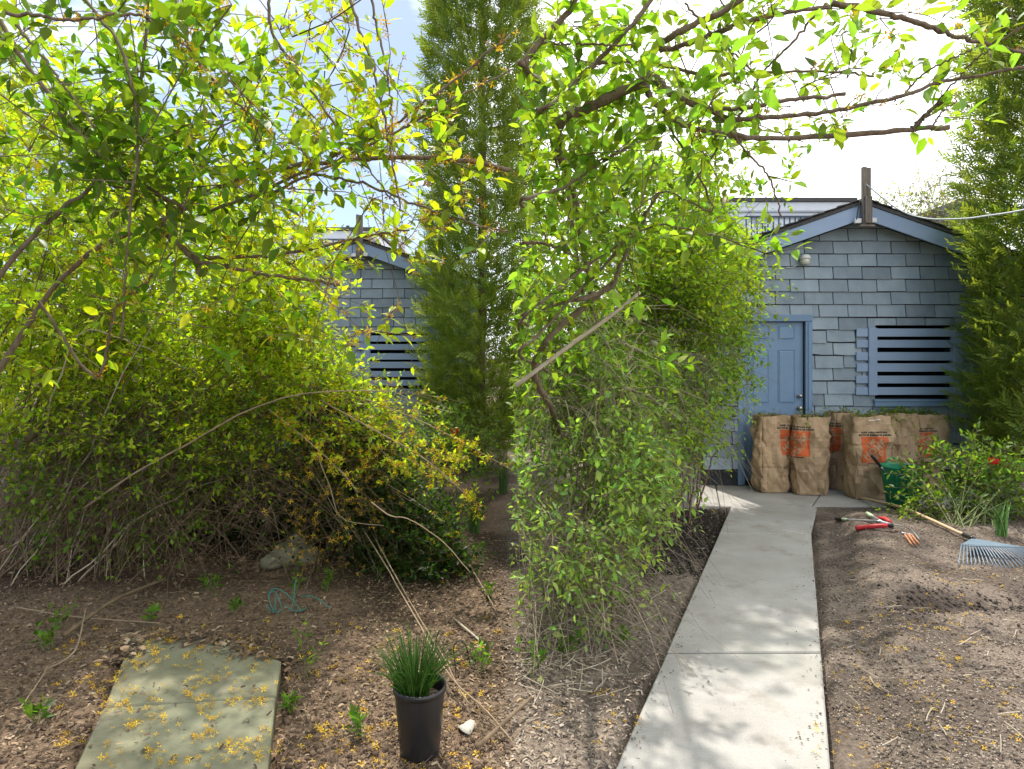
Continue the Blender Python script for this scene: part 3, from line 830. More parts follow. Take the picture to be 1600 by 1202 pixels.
class Plant:
    """collects twigs, leaves and blossoms of one plant"""
    def __init__(self, xmin=-1e9, xmax=1e9):
        self.xmin, self.xmax = xmin, xmax        # the line between the two gardens that the plant is cut back to
        self.tw = []; self.lp = []; self.lR = []; self.ls = []; self.lc = []; self.ll = []
        self.fp = []; self.fR = []; self.fs = []; self.fc = []
    def leaves(self, pos, R, s, c, big=False):
        self.lp.append(pos); self.lR.append(R); self.ls.append(s); self.lc.append(c); self.ll.append(np.full(len(pos), big))
    def flowers(self, pos, s=.02, brown=.25, bright=1.0):
        n = len(pos)
        d = rand_dir(n, -.6)
        R = frames(np.cross(d, rand_dir(n)), d)
        base = np.where(RNG.random((n, 1)) < brown, np.array([[.30, .16, .05]]), np.array([[.78, .50, .02]])) * bright
        c = base * (1 + RNG.uniform(-.25, .2, (n, 1)))
        self.fp.append(pos); self.fR.append(R); self.fs.append(s * RNG.uniform(.7, 1.25, n)); self.fc.append(c)
    def twigs(self, b, d, L, nodes=4, size=.06, color=(.16, .25, .025), r=.0022, droop=.15, big=False, leafy=1.0, flower=0.0, brown=.25, kpts=4, spread=.85, fsize=.02, tipbias=0.0):
        """b (n,3) bases, d (n,3) directions, L (n,) lengths"""
        n = len(b)
        if n == 0: return
        ex = b[:, 0] + nrm(d)[:, 0] * L
        ok = (np.minimum(b[:, 0], ex) > self.xmin) & (np.maximum(b[:, 0], ex) < self.xmax)
        if not ok.all():
            b, d, L = b[ok], d[ok], L[ok]; n = len(b)
            if n == 0: return
        d = nrm(d); side = nrm(np.cross(d, rand_dir(n)))
        t = np.linspace(0, 1, kpts)
        c1 = side * (L * RNG.uniform(-.25, .25, n))[:, None]
        dr = np.array([0, 0, -1.0])
        Pk = b[:, None] + d[:, None] * (L[:, None] * t[None])[:, :, None] + c1[:, None] * (t * (1 - t) * 2)[None, :, None] + dr[None, None] * (droop * L)[:, None, None] * (t ** 2)[None, :, None]
        rk = (r * RNG.uniform(.7, 1.3, n))[:, None] * np.linspace(1, .45, kpts)[None]
        self.tw.append(tubes(Pk, rk, 3))
        for j in range(nodes):
            tj = (j + .6) / nodes
            tj = tj ** (1 / (1 + tipbias))
            x = tj * (kpts - 1); i0 = min(int(x), kpts - 2); f = x - i0
            pos = Pk[:, i0] * (1 - f) + Pk[:, i0 + 1] * f
            tan = nrm(Pk[:, i0 + 1] - Pk[:, i0])
            p1 = nrm(np.cross(tan, side)) if j % 2 else side
            if flower > 0:
                m = RNG.random(n) < flower
                if m.any():
                    for q in range(2):
                        self.flowers(pos[m] + RNG.normal(0, .009, (m.sum(), 3)), fsize, brown)
            for sg in (-1, 1):
                m = RNG.random(n) < leafy * (.85 if size < .05 else .92)
                if not m.any(): continue
                k = m.sum()
                ld = nrm(tan[m] * RNG.uniform(.25, .9, (k, 1)) + sg * p1[m] * spread + RNG.normal(0, .2, (k, 3)) + np.array([0, 0, .12]))
                up = nrm(np.array([0, 0, 1.0]) + RNG.normal(0, .45, (k, 3)))
                s = size * RNG.uniform(.55, 1.25, k) * (1.1 - .35 * abs(tj - .55))
                self.leaves(pos[m] + ld * .006, frames(ld, up), s, col_var(k, color), big)
        # tip pair
        tan = nrm(Pk[:, -1] - Pk[:, -2])
        m = RNG.random(n) < leafy
        if m.any():
            k = m.sum()
            self.leaves(Pk[m, -1], frames(nrm(tan[m] + RNG.normal(0, .25, (k, 3))), nrm(np.array([0, 0, 1.0]) + RNG.normal(0, .4, (k, 3)))), size * RNG.uniform(.5, 1.0, k), col_var(k, np.array(color) * 1.1), big)
        return Pk
    def along(self, line, n, L, side=1.0, **kw):
        """leafy side shoots along a polyline"""
        c = catmull(line, 60)
        i = RNG.integers(3, 59, n)
        f = RNG.random((n, 1))
        b = c[i - 1] * (1 - f) + c[i] * f
        tan = nrm(c[i] - c[i - 1])
        d = nrm(tan * RNG.uniform(-.1, .9, (n, 1)) + rand_dir(n, .35) * side)
        return self.twigs(b, d, RNG.uniform(L[0], L[1], n), **kw)
    def build(self, root, part_leaves=0, leaf_mat=None, twig_mat=None, bignear=0.0):
        leaf_mat = leaf_mat or M_LEAF; twig_mat = twig_mat or M_TWIG
        if self.tw:
            V, Fc, o = [], [], 0
            for v, f in self.tw:
                V.append(v); Fc.append(f + o); o += len(v)
            tag(mesh_np('twigs', np.vstack(V), np.vstack(Fc), twig_mat, root, smooth=True), kind='stuff')
        if self.lp:
            pos = np.vstack(self.lp); R = np.vstack(self.lR); s = np.concatenate(self.ls); c = np.vstack(self.lc)
            keep = (pos[:, 1] > .55) & (pos[:, 0] > self.xmin) & (pos[:, 0] < self.xmax)
            pos, R, s, c = pos[keep], R[keep], s[keep], c[keep]
            app = s / np.maximum(pos[:, 1], .2)
            own = np.zeros(len(pos), bool)
            if part_leaves:
                px = CX + F * pos[:, 0] / pos[:, 1]; py = HY + F * (H - pos[:, 2]) / pos[:, 1]
                vis = (px > 0) & (px < 1600) & (py > 0) & (py < 1202)
                order = np.argsort(-(app * vis))[:part_leaves]
                own[order] = True
                variants = []
                for q in range(6):
                    me = bpy.data.meshes.new('leaf')
                    vv = LEAF8_V.copy(); vv[:, 2] *= RNG.uniform(.5, 1.8); vv[:, 1] *= RNG.uniform(.85, 1.2)
                    me.from_pydata([tuple(v) for v in vv], [], [tuple(f) for f in LEAF8_F])
                    a = me.color_attributes.new('col', 'FLOAT_COLOR', 'POINT')
                    cc = np.ones((8, 4), np.float32); cc[:, :3] = c[order[R0.randrange(len(order))]]
                    a.data.foreach_set('color', cc.ravel())
                    me.materials.append(leaf_mat)
                    for p in me.polygons: p.use_smooth = True
                    variants.append(me)
                off = np.array(root.location)
                from mathutils import Matrix
                for i in order:
                    o = bpy.data.objects.new('leaf', variants[R0.randrange(6)])
                    COL.objects.link(o); o.parent = root
                    Mx = Matrix(R[i].tolist()).to_4x4()
                    o.location = pos[i] - off; o.rotation_euler = Mx.to_euler(); o.scale = (s[i],) * 3
            rest = ~own
            near = rest & (app > bignear if bignear > 0 else app > 1e9)
            low = rest & ~near
            Vs, Fs, Cs, o = [], [], [], 0
            for msk, PV, PF in ((near, LEAF8_V, LEAF8_F), (low, LEAF2_V, LEAF2_F)):
                if msk.any():
                    v, f = inst(PV, PF, pos[msk], R[msk], s[msk])
                    Vs.append(v); Fs.append(f + o); o += len(v); Cs.append(np.repeat(c[msk], len(PV), 0))
            tag(mesh_np('foliage', np.vstack(Vs), np.vstack(Fs), leaf_mat, root, col=np.vstack(Cs), smooth=True), kind='stuff')
        if self.fp:
            pos = np.vstack(self.fp)
            v, f = inst(FLOW_V, FLOW_F, pos, np.vstack(self.fR), np.concatenate(self.fs))
            tag(mesh_np('blossoms', v, f, M_PETAL, root, col=np.repeat(np.vstack(self.fc), len(FLOW_V), 0)), kind='stuff')

def ell(n, px, py, Y, rx, ry, rY, shell=0.0):
    """random points in an ellipsoid given in photo pixels at depth Y"""
    v = nrm(RNG.normal(0, 1, (n, 3))); rad = RNG.random(n) ** (1 / 3)
    rad = shell + (1 - shell) * rad
    v = v * rad[:, None]
    c = P(px, py, Y); k = Y / F
    return c + v * np.array([rx * k, rY, ry * k]), v

G_YEL = (.40, .49, .03)      # young forsythia leaf
G_MID = (.15, .25, .025)
G_SHADE = (.05, .10, .02)  # leaf green darkened to paint in the shade of the thicket
G_BLUE = (.15, .24, .06)

# ------------------------------------------------------------------ left: overhanging near forsythia
nearL = tag(empty('forsythia_shrub', (-3.2, 2.7, 0)), 'overhanging forsythia with faded yellow blossoms arching above the mossy slabs', 'shrub')
pl = Plant(xmax=.02)
BR_L = [
    ([(-260, 1200, 2.6), (-180, 800, 2.6), (-60, 520, 2.6), (30, 395, 2.6), (95, 328, 2.6), (150, 285, 2.6), (200, 205, 2.55), (225, 90, 2.5), (235, -60, 2.4)], .011, .006),
    ([(-200, 900, 2.5), (-120, 300, 2.5), (-40, 10, 2.4), (25, 78, 2.35), (62, 130, 2.35), (112, 198, 2.35), (175, 258, 2.4), (245, 302, 2.45), (300, 330, 2.5)], .010, .006),
    ([(-180, 1100, 3.0), (-60, 700, 3.0), (60, 480, 3.0), (150, 390, 2.9), (255, 345, 2.8), (330, 298, 2.7), (455, 260, 2.6), (600, 247, 2.55), (720, 250, 2.5), (798, 266, 2.5)], .013, .008),
    ([(255, 345, 2.78), (258, 360, 2.75), (275, 380, 2.75), (305, 405, 2.75), (311, 432, 2.75)], .019, .010),
    ([(300, 400, 2.75), (340, 402, 2.75), (420, 400, 2.75), (490, 388, 2.75), (560, 372, 2.75), (640, 360, 2.7)], .010, .004),
    ([(305, 408, 2.75), (350, 416, 2.75), (420, 430, 2.75), (500, 440, 2.75), (530, 446, 2.75)], .010, .006),
    ([(330, 330, 2.6), (430, 290, 2.5), (520, 245, 2.45), (600, 205, 2.4), (690, 140, 2.35), (798, 54, 2.3)], .007, .004),
    ([(430, 300, 2.5), (560, 235, 2.4), (640, 195, 2.35), (690, 165, 2.35), (798, 109, 2.3)], .006, .003),
    ([(420, -20, 2.4), (425, 50, 2.4), (470, 120, 2.4), (520, 190, 2.4), (560, 245, 2.4), (620, 320, 2.5)], .006, .003),
    ([(540, -30, 2.3), (560, 40, 2.3), (585, 110, 2.3), (600, 180, 2.3), (612, 250, 2.35), (625, 330, 2.4)], .006, .003),
    ([(576, -20, 2.2), (590, 50, 2.2), (608, 130, 2.2), (613, 200, 2.2), (615, 260, 2.2)], .005, .002),
    ([(100, -40, 2.2), (180, 60, 2.2), (205, 130, 2.2), (215, 220, 2.25), (205, 330, 2.3), (196, 430, 2.4), (190, 530, 2.5)], .006, .004),
    ([(270, -30, 2.2), (290, 60, 2.2), (330, 120, 2.2), (380, 170, 2.2), (430, 210, 2.25)], .006, .003),
    ([(25, 40, 2.1), (90, 120, 2.1), (150, 200, 2.15)], .005, .003),
    ([(60, 470, 2.9), (150, 590, 3.0), (180, 480, 2.9), (220, 450, 2.8), (270, 395, 2.75)], .007, .004),
    ([(470, 270, 2.6), (560, 285, 2.5), (650, 320, 2.4), (720, 345, 2.3), (793, 360, 2.3)], .006, .003),
    ([(10, 20, 2.0), (120, 30, 2.0), (220, 25, 2.0), (300, 80, 2.05)], .006, .003),
]
for i, (line, r0, r1) in enumerate(BR_L):
    line = pts(line)
    tube_obj('branch', line, r0, r1, M_BARK, nearL, n=42, sides=7, wob=.003)
    fl = .0 if i in (0, 1, 11, 13) else .5
    ln = np.linalg.norm(np.diff(line, axis=0), axis=1).sum()
    pl.along(line, int((6 if i in (2, 6, 7, 8, 9, 10, 15) else 11) * ln), (.10, .28), nodes=4, size=.068, color=G_MID if i in (0, 1, 11, 13, 16) else G_YEL, flower=fl * .5, brown=.45, r=.0022, droop=.05)
    if fl:
        c = catmull(line, 200); m = RNG.integers(40, 200, int(30 * ln))
        pl.flowers(c[m] + RNG.normal(0, .012, (len(m), 3)), .02, .5)
# loose canes and shoots crossing the upper part
def free_canes(pl, n, box_px, Yr, L, color, size, flower=0, nodes=5, sub=5, r=.0032, brown=.4, dirbias=None, leafy=1.0):
    x0, y0, x1, y1 = box_px
    Yv = RNG.uniform(*Yr, n)
    b = np.array([P(a, b_, c) for a, b_, c in zip(RNG.uniform(x0, x1, n), RNG.uniform(y0, y1, n), Yv)])
    d = rand_dir(n, .0)
    if dirbias is not None: d = nrm(d + np.array(dirbias))
    Ls = RNG.uniform(L[0], L[1], n)
    Pk = pl.twigs(b, d, Ls, nodes=2, size=size, color=color, r=r, droop=.2, leafy=.4)
    if Pk is None: return
    n = len(Pk); d = nrm(Pk[:, -1] - Pk[:, 0])
    idx = RNG.integers(0, 4, (n, sub))
    bb = Pk[np.arange(n)[:, None], idx].reshape(-1, 3)
    dd = nrm(np.repeat(d, sub, 0) * .6 + rand_dir(n * sub, .35))
    pl.twigs(bb, dd, RNG.uniform(.08, .28, n * sub), nodes=nodes, size=size, color=color, flower=flower, brown=brown, droop=.05, leafy=leafy)
free_canes(pl, 34, (0, 0, 420, 330), (2.1, 3.0), (.3, .9), G_MID, .07, .03, nodes=4)
free_canes(pl, 58, (-60, 0, 380, 360), (2.8, 4.2), (.3, .9), G_YEL, .066, .05, nodes=4)
free_canes(pl, 20, (360, 20, 640, 300), (2.2, 3.4), (.3, .8), G_YEL, .058, .35, leafy=.75, nodes=4)
free_canes(pl, 12, (420, 250, 760, 420), (2.3, 3.6), (.3, .8), G_YEL, .055, .5, leafy=.45)
pl.build(nearL, part_leaves=290, bignear=.012)

# ------------------------------------------------------------------ left: big arching mound
mound = tag(empty('forsythia_thicket', (-2.6, 5.4, 0)), 'dense forsythia thicket forming a dark arched hollow over leaf litter', 'shrub')
pm = Plant()
def fill(pl, n, e, color, size, L=(.12, .34), out=.7, up=.3, nodes=4, leafy=1.0, flower=0, shell=.3, r=.0022, brown=.25, droop=.1, fsize=.02, clump=0.0):
    b, v = ell(n, *e, shell=shell)
    if clump:                                        # shoots stand in bunches with gaps between
        q = .5 * fbm(b[:, 0] * 2.6 + 7, b[:, 2] * 2.6 + b[:, 1] * 1.3, 61, 2) + .5 * fbm(b[:, 1] * 2.6, b[:, 2] * 2.2 + b[:, 0] * 1.7 + 3, 67, 2)
        ok = q + RNG.normal(0, .03, n) > clump
        b, v = b[ok], v[ok]; n = len(b)
    d = nrm(v * out + rand_dir(n, up))
    pl.twigs(b, d, RNG.uniform(L[0], L[1], n), nodes=nodes, size=size, color=color, leafy=leafy, flower=flower, r=r, brown=brown, droop=droop, fsize=fsize)
fill(pm, 960, (130, 450, 5.0, 220, 130, .4), G_YEL, .07, clump=.47)
fill(pm, 900, (320, 490, 5.0, 180, 105, .4), G_YEL, .068, clump=.47, flower=.02)
fill(pm, 230, (410, 490, 4.6, 85, 65, .3), G_YEL, .064, flower=.04)
fill(pm, 170, (390, 370, 4.0, 110, 55, .4), G_YEL, .058, flower=.08)
fill(pm, 220, (475, 570, 5.2, 70, 55, .5), G_YEL, .06, flower=.10)
fill(pm, 340, (90, 260, 5.0, 150, 130, .5), G_YEL, .07)
fill(pm, 140, (270, 360, 5.0, 140, 60, .6), G_YEL, .066, flower=.04)
fill(pm, 90, (450, 420, 5.0, 90, 45, .5), G_YEL, .055, flower=.3)
fill(pm, 480, (290, 600, 5.2, 280, 50, .6), G_YEL, .06)
fill(pm, 360, (520, 645, 5.1, 90, 38, .5), G_YEL, .052, flower=.22)
fill(pm, 60, (650, 715, 4.9, 90, 30, .4), G_YEL, .042, L=(.08, .2), flower=.7, brown=.1)
fill(pm, 420, (240, 580, 6.0, 270, 90, .3), G_YEL, .075)
# tall canes that rise on the left and sweep over to the right
for i in range(75):
    bx = RNG.uniform(-120, 230)
    b = P(bx, 895, RNG.uniform(4.9, 6.3)); b[2] = -.03
    Yt = RNG.uniform(4.4, 5.6)
    top = P(bx + RNG.uniform(20, 230), RNG.uniform(330, 610), Yt)
    e = top + np.array([RNG.uniform(.4, 1.3), RNG.uniform(-.3, .3), RNG.uniform(-.55, .12)])
    e[0] = min(e[0], (RNG.uniform(480, 585) - CX) * e[1] / F)
    c = catmull([b, b * .55 + top * .45 + np.array([RNG.uniform(-.3, .12), 0, RNG.uniform(-.1, .2)]), top, (top + e) / 2 + np.array([0, 0, .10]), e], 24)
    tube_obj('stem', c, RNG.uniform(.004, .009), .0018, M_TWIG if i % 6 else M_CANE, mound, n=24, sides=5, caps=False, wob=.008)
    pm.along(c[9:], 12, (.05, .2), nodes=3, size=.06, color=G_YEL, flower=.08 if e[0] < -1.8 else .25, brown=.3, droop=.05)
# right flank and back of the hollow, shade painted in with darkened leaf colours
fill(pm, 520, (535, 715, 5.4, 55, 85, .35), G_SHADE, .058, flower=.04)
fill(pm, 560, (585, 785, 5.35, 55, 90, .35), G_SHADE, .058, flower=.03)
fill(pm, 300, (680, 880, 5.0, 40, 26, .2), G_SHADE, .05, flower=.06)
fill(pm, 480, (635, 845, 5.2, 55, 55, .3), G_SHADE, .054, flower=.05)
fill(pm, 2200, (330, 790, 6.2, 340, 115, .35), G_SHADE, .075, leafy=.9)
fill(pm, 900, (420, 800, 5.9, 150, 85, .25), (.03, .055, .014), .07)  # almost black leaf colour paints the depth of the hollow as shade
fill(pm, 260, (150, 740, 5.2, 150, 130, .6), G_MID, .06, leafy=.6)
fill(pm, 240, (290, 665, 4.8, 230, 50, .3), G_MID, .05, leafy=.6)
fill(pm, 110, (230, 665, 4.7, 150, 50, .3), G_YEL, .055)
fill(pm, 260, (90, 620, 4.9, 120, 90, .4), G_YEL, .06)
fill(pm, 60, (360, 680, 4.8, 60, 40, .2), G_YEL, .05)
fill(pm, 260, (520, 780, 4.9, 60, 120, .3), (.10, .13, .02), .04, leafy=.35, flower=.35, brown=.35)
# long arching stems, every one its own branch
def arch(b, t, e, n=26):
    s = np.linspace(0, 1, n)[:, None]
    return (1 - s) ** 3 * b + 3 * s * (1 - s) ** 2 * (b * .55 + t * .45 + np.array([-.25, 0, .35])) + 3 * s * s * (1 - s) * (t + np.array([0, 0, .45])) + s ** 3 * e
for i in range(70):
    b = G(RNG.uniform(-60, 250), RNG.uniform(845, 905)); b[2] = -.05
    top = P(RNG.uniform(200, 480), RNG.uniform(560, 650), RNG.uniform(4.9, 5.6))
    e = P(RNG.uniform(470, 740), RNG.uniform(620, 860), RNG.uniform(4.6, 5.6))
    c = arch(b, top, e)
    tube_obj('stem', c, RNG.uniform(.0035, .008), .0022, M_TWIG if i % 6 else M_CANE, mound, n=26, sides=5, caps=False, wob=.012)
    if i % 3 == 0:
        pm.along(c[10:], 14, (.08, .25), nodes=3, size=.045, color=G_YEL, flower=.25, brown=.3)
    else:
        pm.along(c[12:], 8, (.08, .22), nodes=3, size=.04, color=G_SHADE, flower=.3, brown=.5, leafy=.4)
# bare fan of stems on the left and hanging dead twigs in the hollow
for i in range(38):
    bx = RNG.uniform(-40, 210)
    b = P(bx, RNG.uniform(860, 930), RNG.uniform(4.6, 5.2)); b[2] = -.03
    e = P(bx + RNG.uniform(-60, 420), RNG.uniform(480, 720), RNG.uniform(4.6, 5.6))
    mid = (b + e) / 2 + np.array([RNG.uniform(-.18, .05), 0, .15])
    tube_obj('stem', [b, mid, e], RNG.uniform(.003, .007), .002, M_TWIG if i % 5 else M_CANE, mound, n=16, sides=5, caps=False, wob=.01)
n = 900
b, v = ell(n, 330, 760, 5.1, 300, 130, .5)
pm.twigs(b, nrm(rand_dir(n) * .8 + np.array([.15, 0, .25])), RNG.uniform(.25, .8, n), nodes=1, size=.035, color=G_MID, leafy=.12, r=.0026, droop=.35)
n = 330
b, v = ell(n, 190, 770, 5.0, 230, 120, .6)
pm.twigs(b, nrm(rand_dir(n) * .8 + np.array([.45, 0, .3])), RNG.uniform(.2, .9, n), nodes=3, size=.045, color=G_MID, leafy=.5, r=.0022, droop=.4)
fill(pm, 260, (180, 750, 4.75, 200, 90, .25), G_MID, .055, leafy=.85, clump=.47)
fill(pm, 60, (350, 720, 4.7, 110, 50, .2), G_YEL, .05, leafy=.85)
n = 160
b, v = ell(n, 140, 760, 4.9, 170, 150, .4)
pm.twigs(b, nrm(rand_dir(n) * .5 + np.array([.3, 0, .7])), RNG.uniform(.3, .9, n), nodes=1, size=.04, color=G_MID, leafy=.1, r=.003, droop=.3)
# feature arcs with light bark
for line, r0 in (([(130, 795, 4.5), (210, 740, 4.45), (300, 690, 4.4), (380, 645, 4.4), (460, 618, 4.4), (540, 611, 4.4), (610, 612, 4.4)], .008),
                 ([(420, 640, 4.6), (470, 680, 4.55), (510, 715, 4.5), (540, 745, 4.5), (560, 770, 4.5)], .006),
                 ([(495, 710, 4.5), (515, 760, 4.5), (535, 810, 4.5), (600, 822, 4.45)], .005),
                 ([(500, 625, 4.7), (590, 675, 4.6), (660, 715, 4.5), (720, 765, 4.4), (755, 800, 4.4)], .006),
                 ([(560, 620, 4.8), (650, 655, 4.7), (720, 690, 4.6), (800, 735, 4.5)], .006),
                 ([(580, 785, 4.3), (610, 806, 4.25), (640, 812, 4.2), (690, 845, 4.1), (735, 895, 3.9)], .005),
                 ([(40, 690, 5.0), (90, 650, 5.0), (160, 620, 5.0), (230, 610, 5.1), (310, 640, 5.2), (400, 650, 5.2)], .03)):
    line = pts(line)
    tube_obj('stem', line, r0, r0 * .5, M_TAN if r0 < .02 else M_BARK, mound, n=30, sides=6, wob=.0008)
    if r0 == .006:
        pm.along(line, 26, (.05, .16), nodes=3, size=.04, color=G_YEL, flower=.7, brown=.12)
pm.build(mound, part_leaves=0)

# leafy trees filling the far left behind the mound
def bg_tree(name, label, base, trunk_h, ells, color, size, n, cat='tree', L=(.3, .8), leafy=.9, nodes=4, r=.006, group=None):
    t = tag(empty(name, base), label, cat, group)
    p = Plant()
    base = np.array(base)
    top = base + np.array([.1, 0, trunk_h])
    tube_obj('trunk', [base - np.array([0, 0, .1]), base + np.array([.05, 0, trunk_h * .5]), top], .11, .05, M_BARK, t, n=14, sides=8, wob=.01)
    for e in ells:
        c = P(*e[:3])
        tube_obj('limb', [base + np.array([0, 0, trunk_h * .6]), (top + c) / 2, c], .04, .012, M_BARK, t, n=12, sides=6, wob=.02)
        k = int(n * e[3] * e[4])
        fill(p, k, e, color, size, L, nodes=nodes, r=r, leafy=leafy, shell=.2)
    p.build(t)
    return t
bg_tree('maple_tree', 'sunlit yellow-green tree behind the arched thicket and fence', (-7.6, 10.6, 0), 2.2,
        [(80, 330, 10.4, 150, 170, .8), (260, 430, 10.4, 140, 100, .8), (60, 560, 10.2, 150, 130, .6), (300, 560, 10.3, 180, 90, .6)], (.27, .35, .03), .12, .032)
bg_tree('budding_tree', 'pale budding tree rising behind the roof of the hut with bags', (9.6, 17.0, 0), 3.5,
        [(1440, 345, 16.6, 75, 55, 1.2), (1400, 350, 16.6, 45, 35, 1.0), (1490, 330, 16.6, 50, 60, 1.0)], (.28, .30, .13), .09, .085, L=(.35, .9), leafy=.55, r=.006)

# ------------------------------------------------------------------ picket fence at the far left
fence = tag(empty('picket_fence', (-3.9, 5.5, 0)), 'weathered upright board fence behind the bare stems of the thicket', 'fence')
fx = -5.2
while fx < -3.35:
    w = .085
    h = 1.18 + R0.uniform(-.03, .03)
    yy = 5.75 + R0.uniform(-.008, .008)
    V = np.array([(fx, yy, -.05), (fx + w, yy, -.05), (fx + w, yy, h - .05), (fx + w / 2, yy, h), (fx, yy, h - .05)])
    V = np.vstack([V, V + np.array([0, .02, 0])])
    mesh_py('picket', V, [(0, 1, 2, 3, 4), (9, 8, 7, 6, 5)] + [(i, 5 + i, 5 + (i + 1) % 5, (i + 1) % 5) for i in range(5)], M_OLDWOOD, fence)
    fx += w + .035
for z in (.25, .85):
    box('rail', (-5.25, 5.785, z), (-3.3, 5.825, z + .08), M_OLDWOOD, fence)

# ------------------------------------------------------------------ cedars
def cedar(base, hgt, rad, label, seed, dens=1.0, lean=0.0):
    global RNG
    keep = RNG
    RNG = np.random.default_rng(seed)
    t = tag(empty('cedar_tree', base), label, 'tree', 'tall columnar cedars')
    base = np.array(base)
    tube_obj('trunk', [base - np.array([0, 0, .15]), base + np.array([.02, 0, hgt * .5]), base + np.array([lean, 0, hgt * .97])], .075, .015, M_CEDARBARK, t, n=20, sides=8, wob=.006)
    n = int(8600 * dens * hgt / 6)
    z = RNG.uniform(.25, hgt, n); th = RNG.uniform(0, 2 * np.pi, n)
    prof = np.clip(np.minimum(.55 + z / 1.6, 1.0) * np.clip((hgt - z) / (hgt * .45), 0, 1) ** .6, .05, 1)
    lump = .78 + .38 * fbm(th * 2.2 + 10, z * 1.7, seed, 3) + .12 * np.sin(th * 5 + z * 2)
    rr = rad * prof * lump * (RNG.random(n) ** .42)
    out = np.stack([np.cos(th), np.sin(th), np.zeros(n)], -1)
    pos = base + out * rr[:, None] + np.stack([lean * z / hgt, 0 * z, z], -1)
    # a spray: flat fan of scale twigs
    SV, SF = [], []
    rr_ = random.Random(seed)
    for q in range(11):
        u = q / 10
        side = (-1) ** q
        bx = .05 + .75 * u
        ang = side * (.95 - .6 * u) + rr_.uniform(-.15, .15)
        ln = (.34 - .17 * u) * rr_.uniform(.8, 1.2) if q < 10 else .3
        d = np.array([math.cos(ang), math.sin(ang), rr_.uniform(-.25, .12)]); s = np.array([-d[1], d[0], 0]) * .034
        o = np.array([bx, 0, .05 * u - .14 * u * u]); b0 = len(SV)
        SV += [o - s * .6, o + s * .6, o + d * ln * .6 + s, o + d * ln + np.array([0, 0, -.03]), o + d * ln * .6 - s]
        SF += [(b0, b0 + 1, b0 + 2), (b0, b0 + 2, b0 + 4), (b0 + 4, b0 + 2, b0 + 3)]
    SV, SF = np.array(SV), np.array(SF)
    d = nrm(out * RNG.uniform(.5, 1.0, (n, 1)) + np.array([0, 0, .55]) + RNG.normal(0, .35, (n, 3)))
    up = nrm(out * .5 + RNG.normal(0, .6, (n, 3)) + np.array([0, 0, .5]))
    size = RNG.uniform(.15, .34, n)
    v, f = inst(SV, SF, pos, frames(d, up), size)
    inner = np.clip(rr / (rad * prof * lump), 0, 1)
    c = np.array([.125, .20, .05])[None] * np.ones((n, 1))
    c = c * (1 + RNG.uniform(-.3, .35, (n, 1)))
    c[:, 0] *= 1 + RNG.uniform(-.1, .25, n)
    cv = np.repeat(c, len(SV), 0)
    # young growth at the spray tips is yellower
    tip = np.tile(np.clip(SV[:, 0], 0, 1), n)[:, None]
    cv = cv * (1 - .0 * tip) + tip * np.array([.10, .11, .0])
    tag(mesh_np('crown', v, f, M_CEDAR, t, col=cv), kind='stuff')
    m = 90
    zz = RNG.uniform(.3, hgt * .9, m); aa = RNG.uniform(0, 6.28, m)
    b0 = base + np.stack([lean * zz / hgt, 0 * zz, zz], -1)
    e0 = b0 + np.stack([np.cos(aa), np.sin(aa), .5 + 0 * aa], -1) * (rad * .75)
    Pk = np.stack([b0, (b0 + e0) / 2 - np.array([0, 0, .05]), e0], 1)
    V, Fc = tubes(Pk, np.tile(np.array([[.02, .012, .004]]), (m, 1)), 5)
    tag(mesh_np('inner_limbs', V, Fc, M_CEDARBARK, t, smooth=True), kind='stuff')
    RNG = keep
    return t
cedar((-.46, 9.5, 0), 11.0, .86, 'tall dark cedar between the arched thicket and the long leafy hedge', 3, .85)
cedar((6.22, 7.35, 0), 9.6, .80, 'tall cedar beside the slatted window of the hut with bags, above the peony', 5, .95)

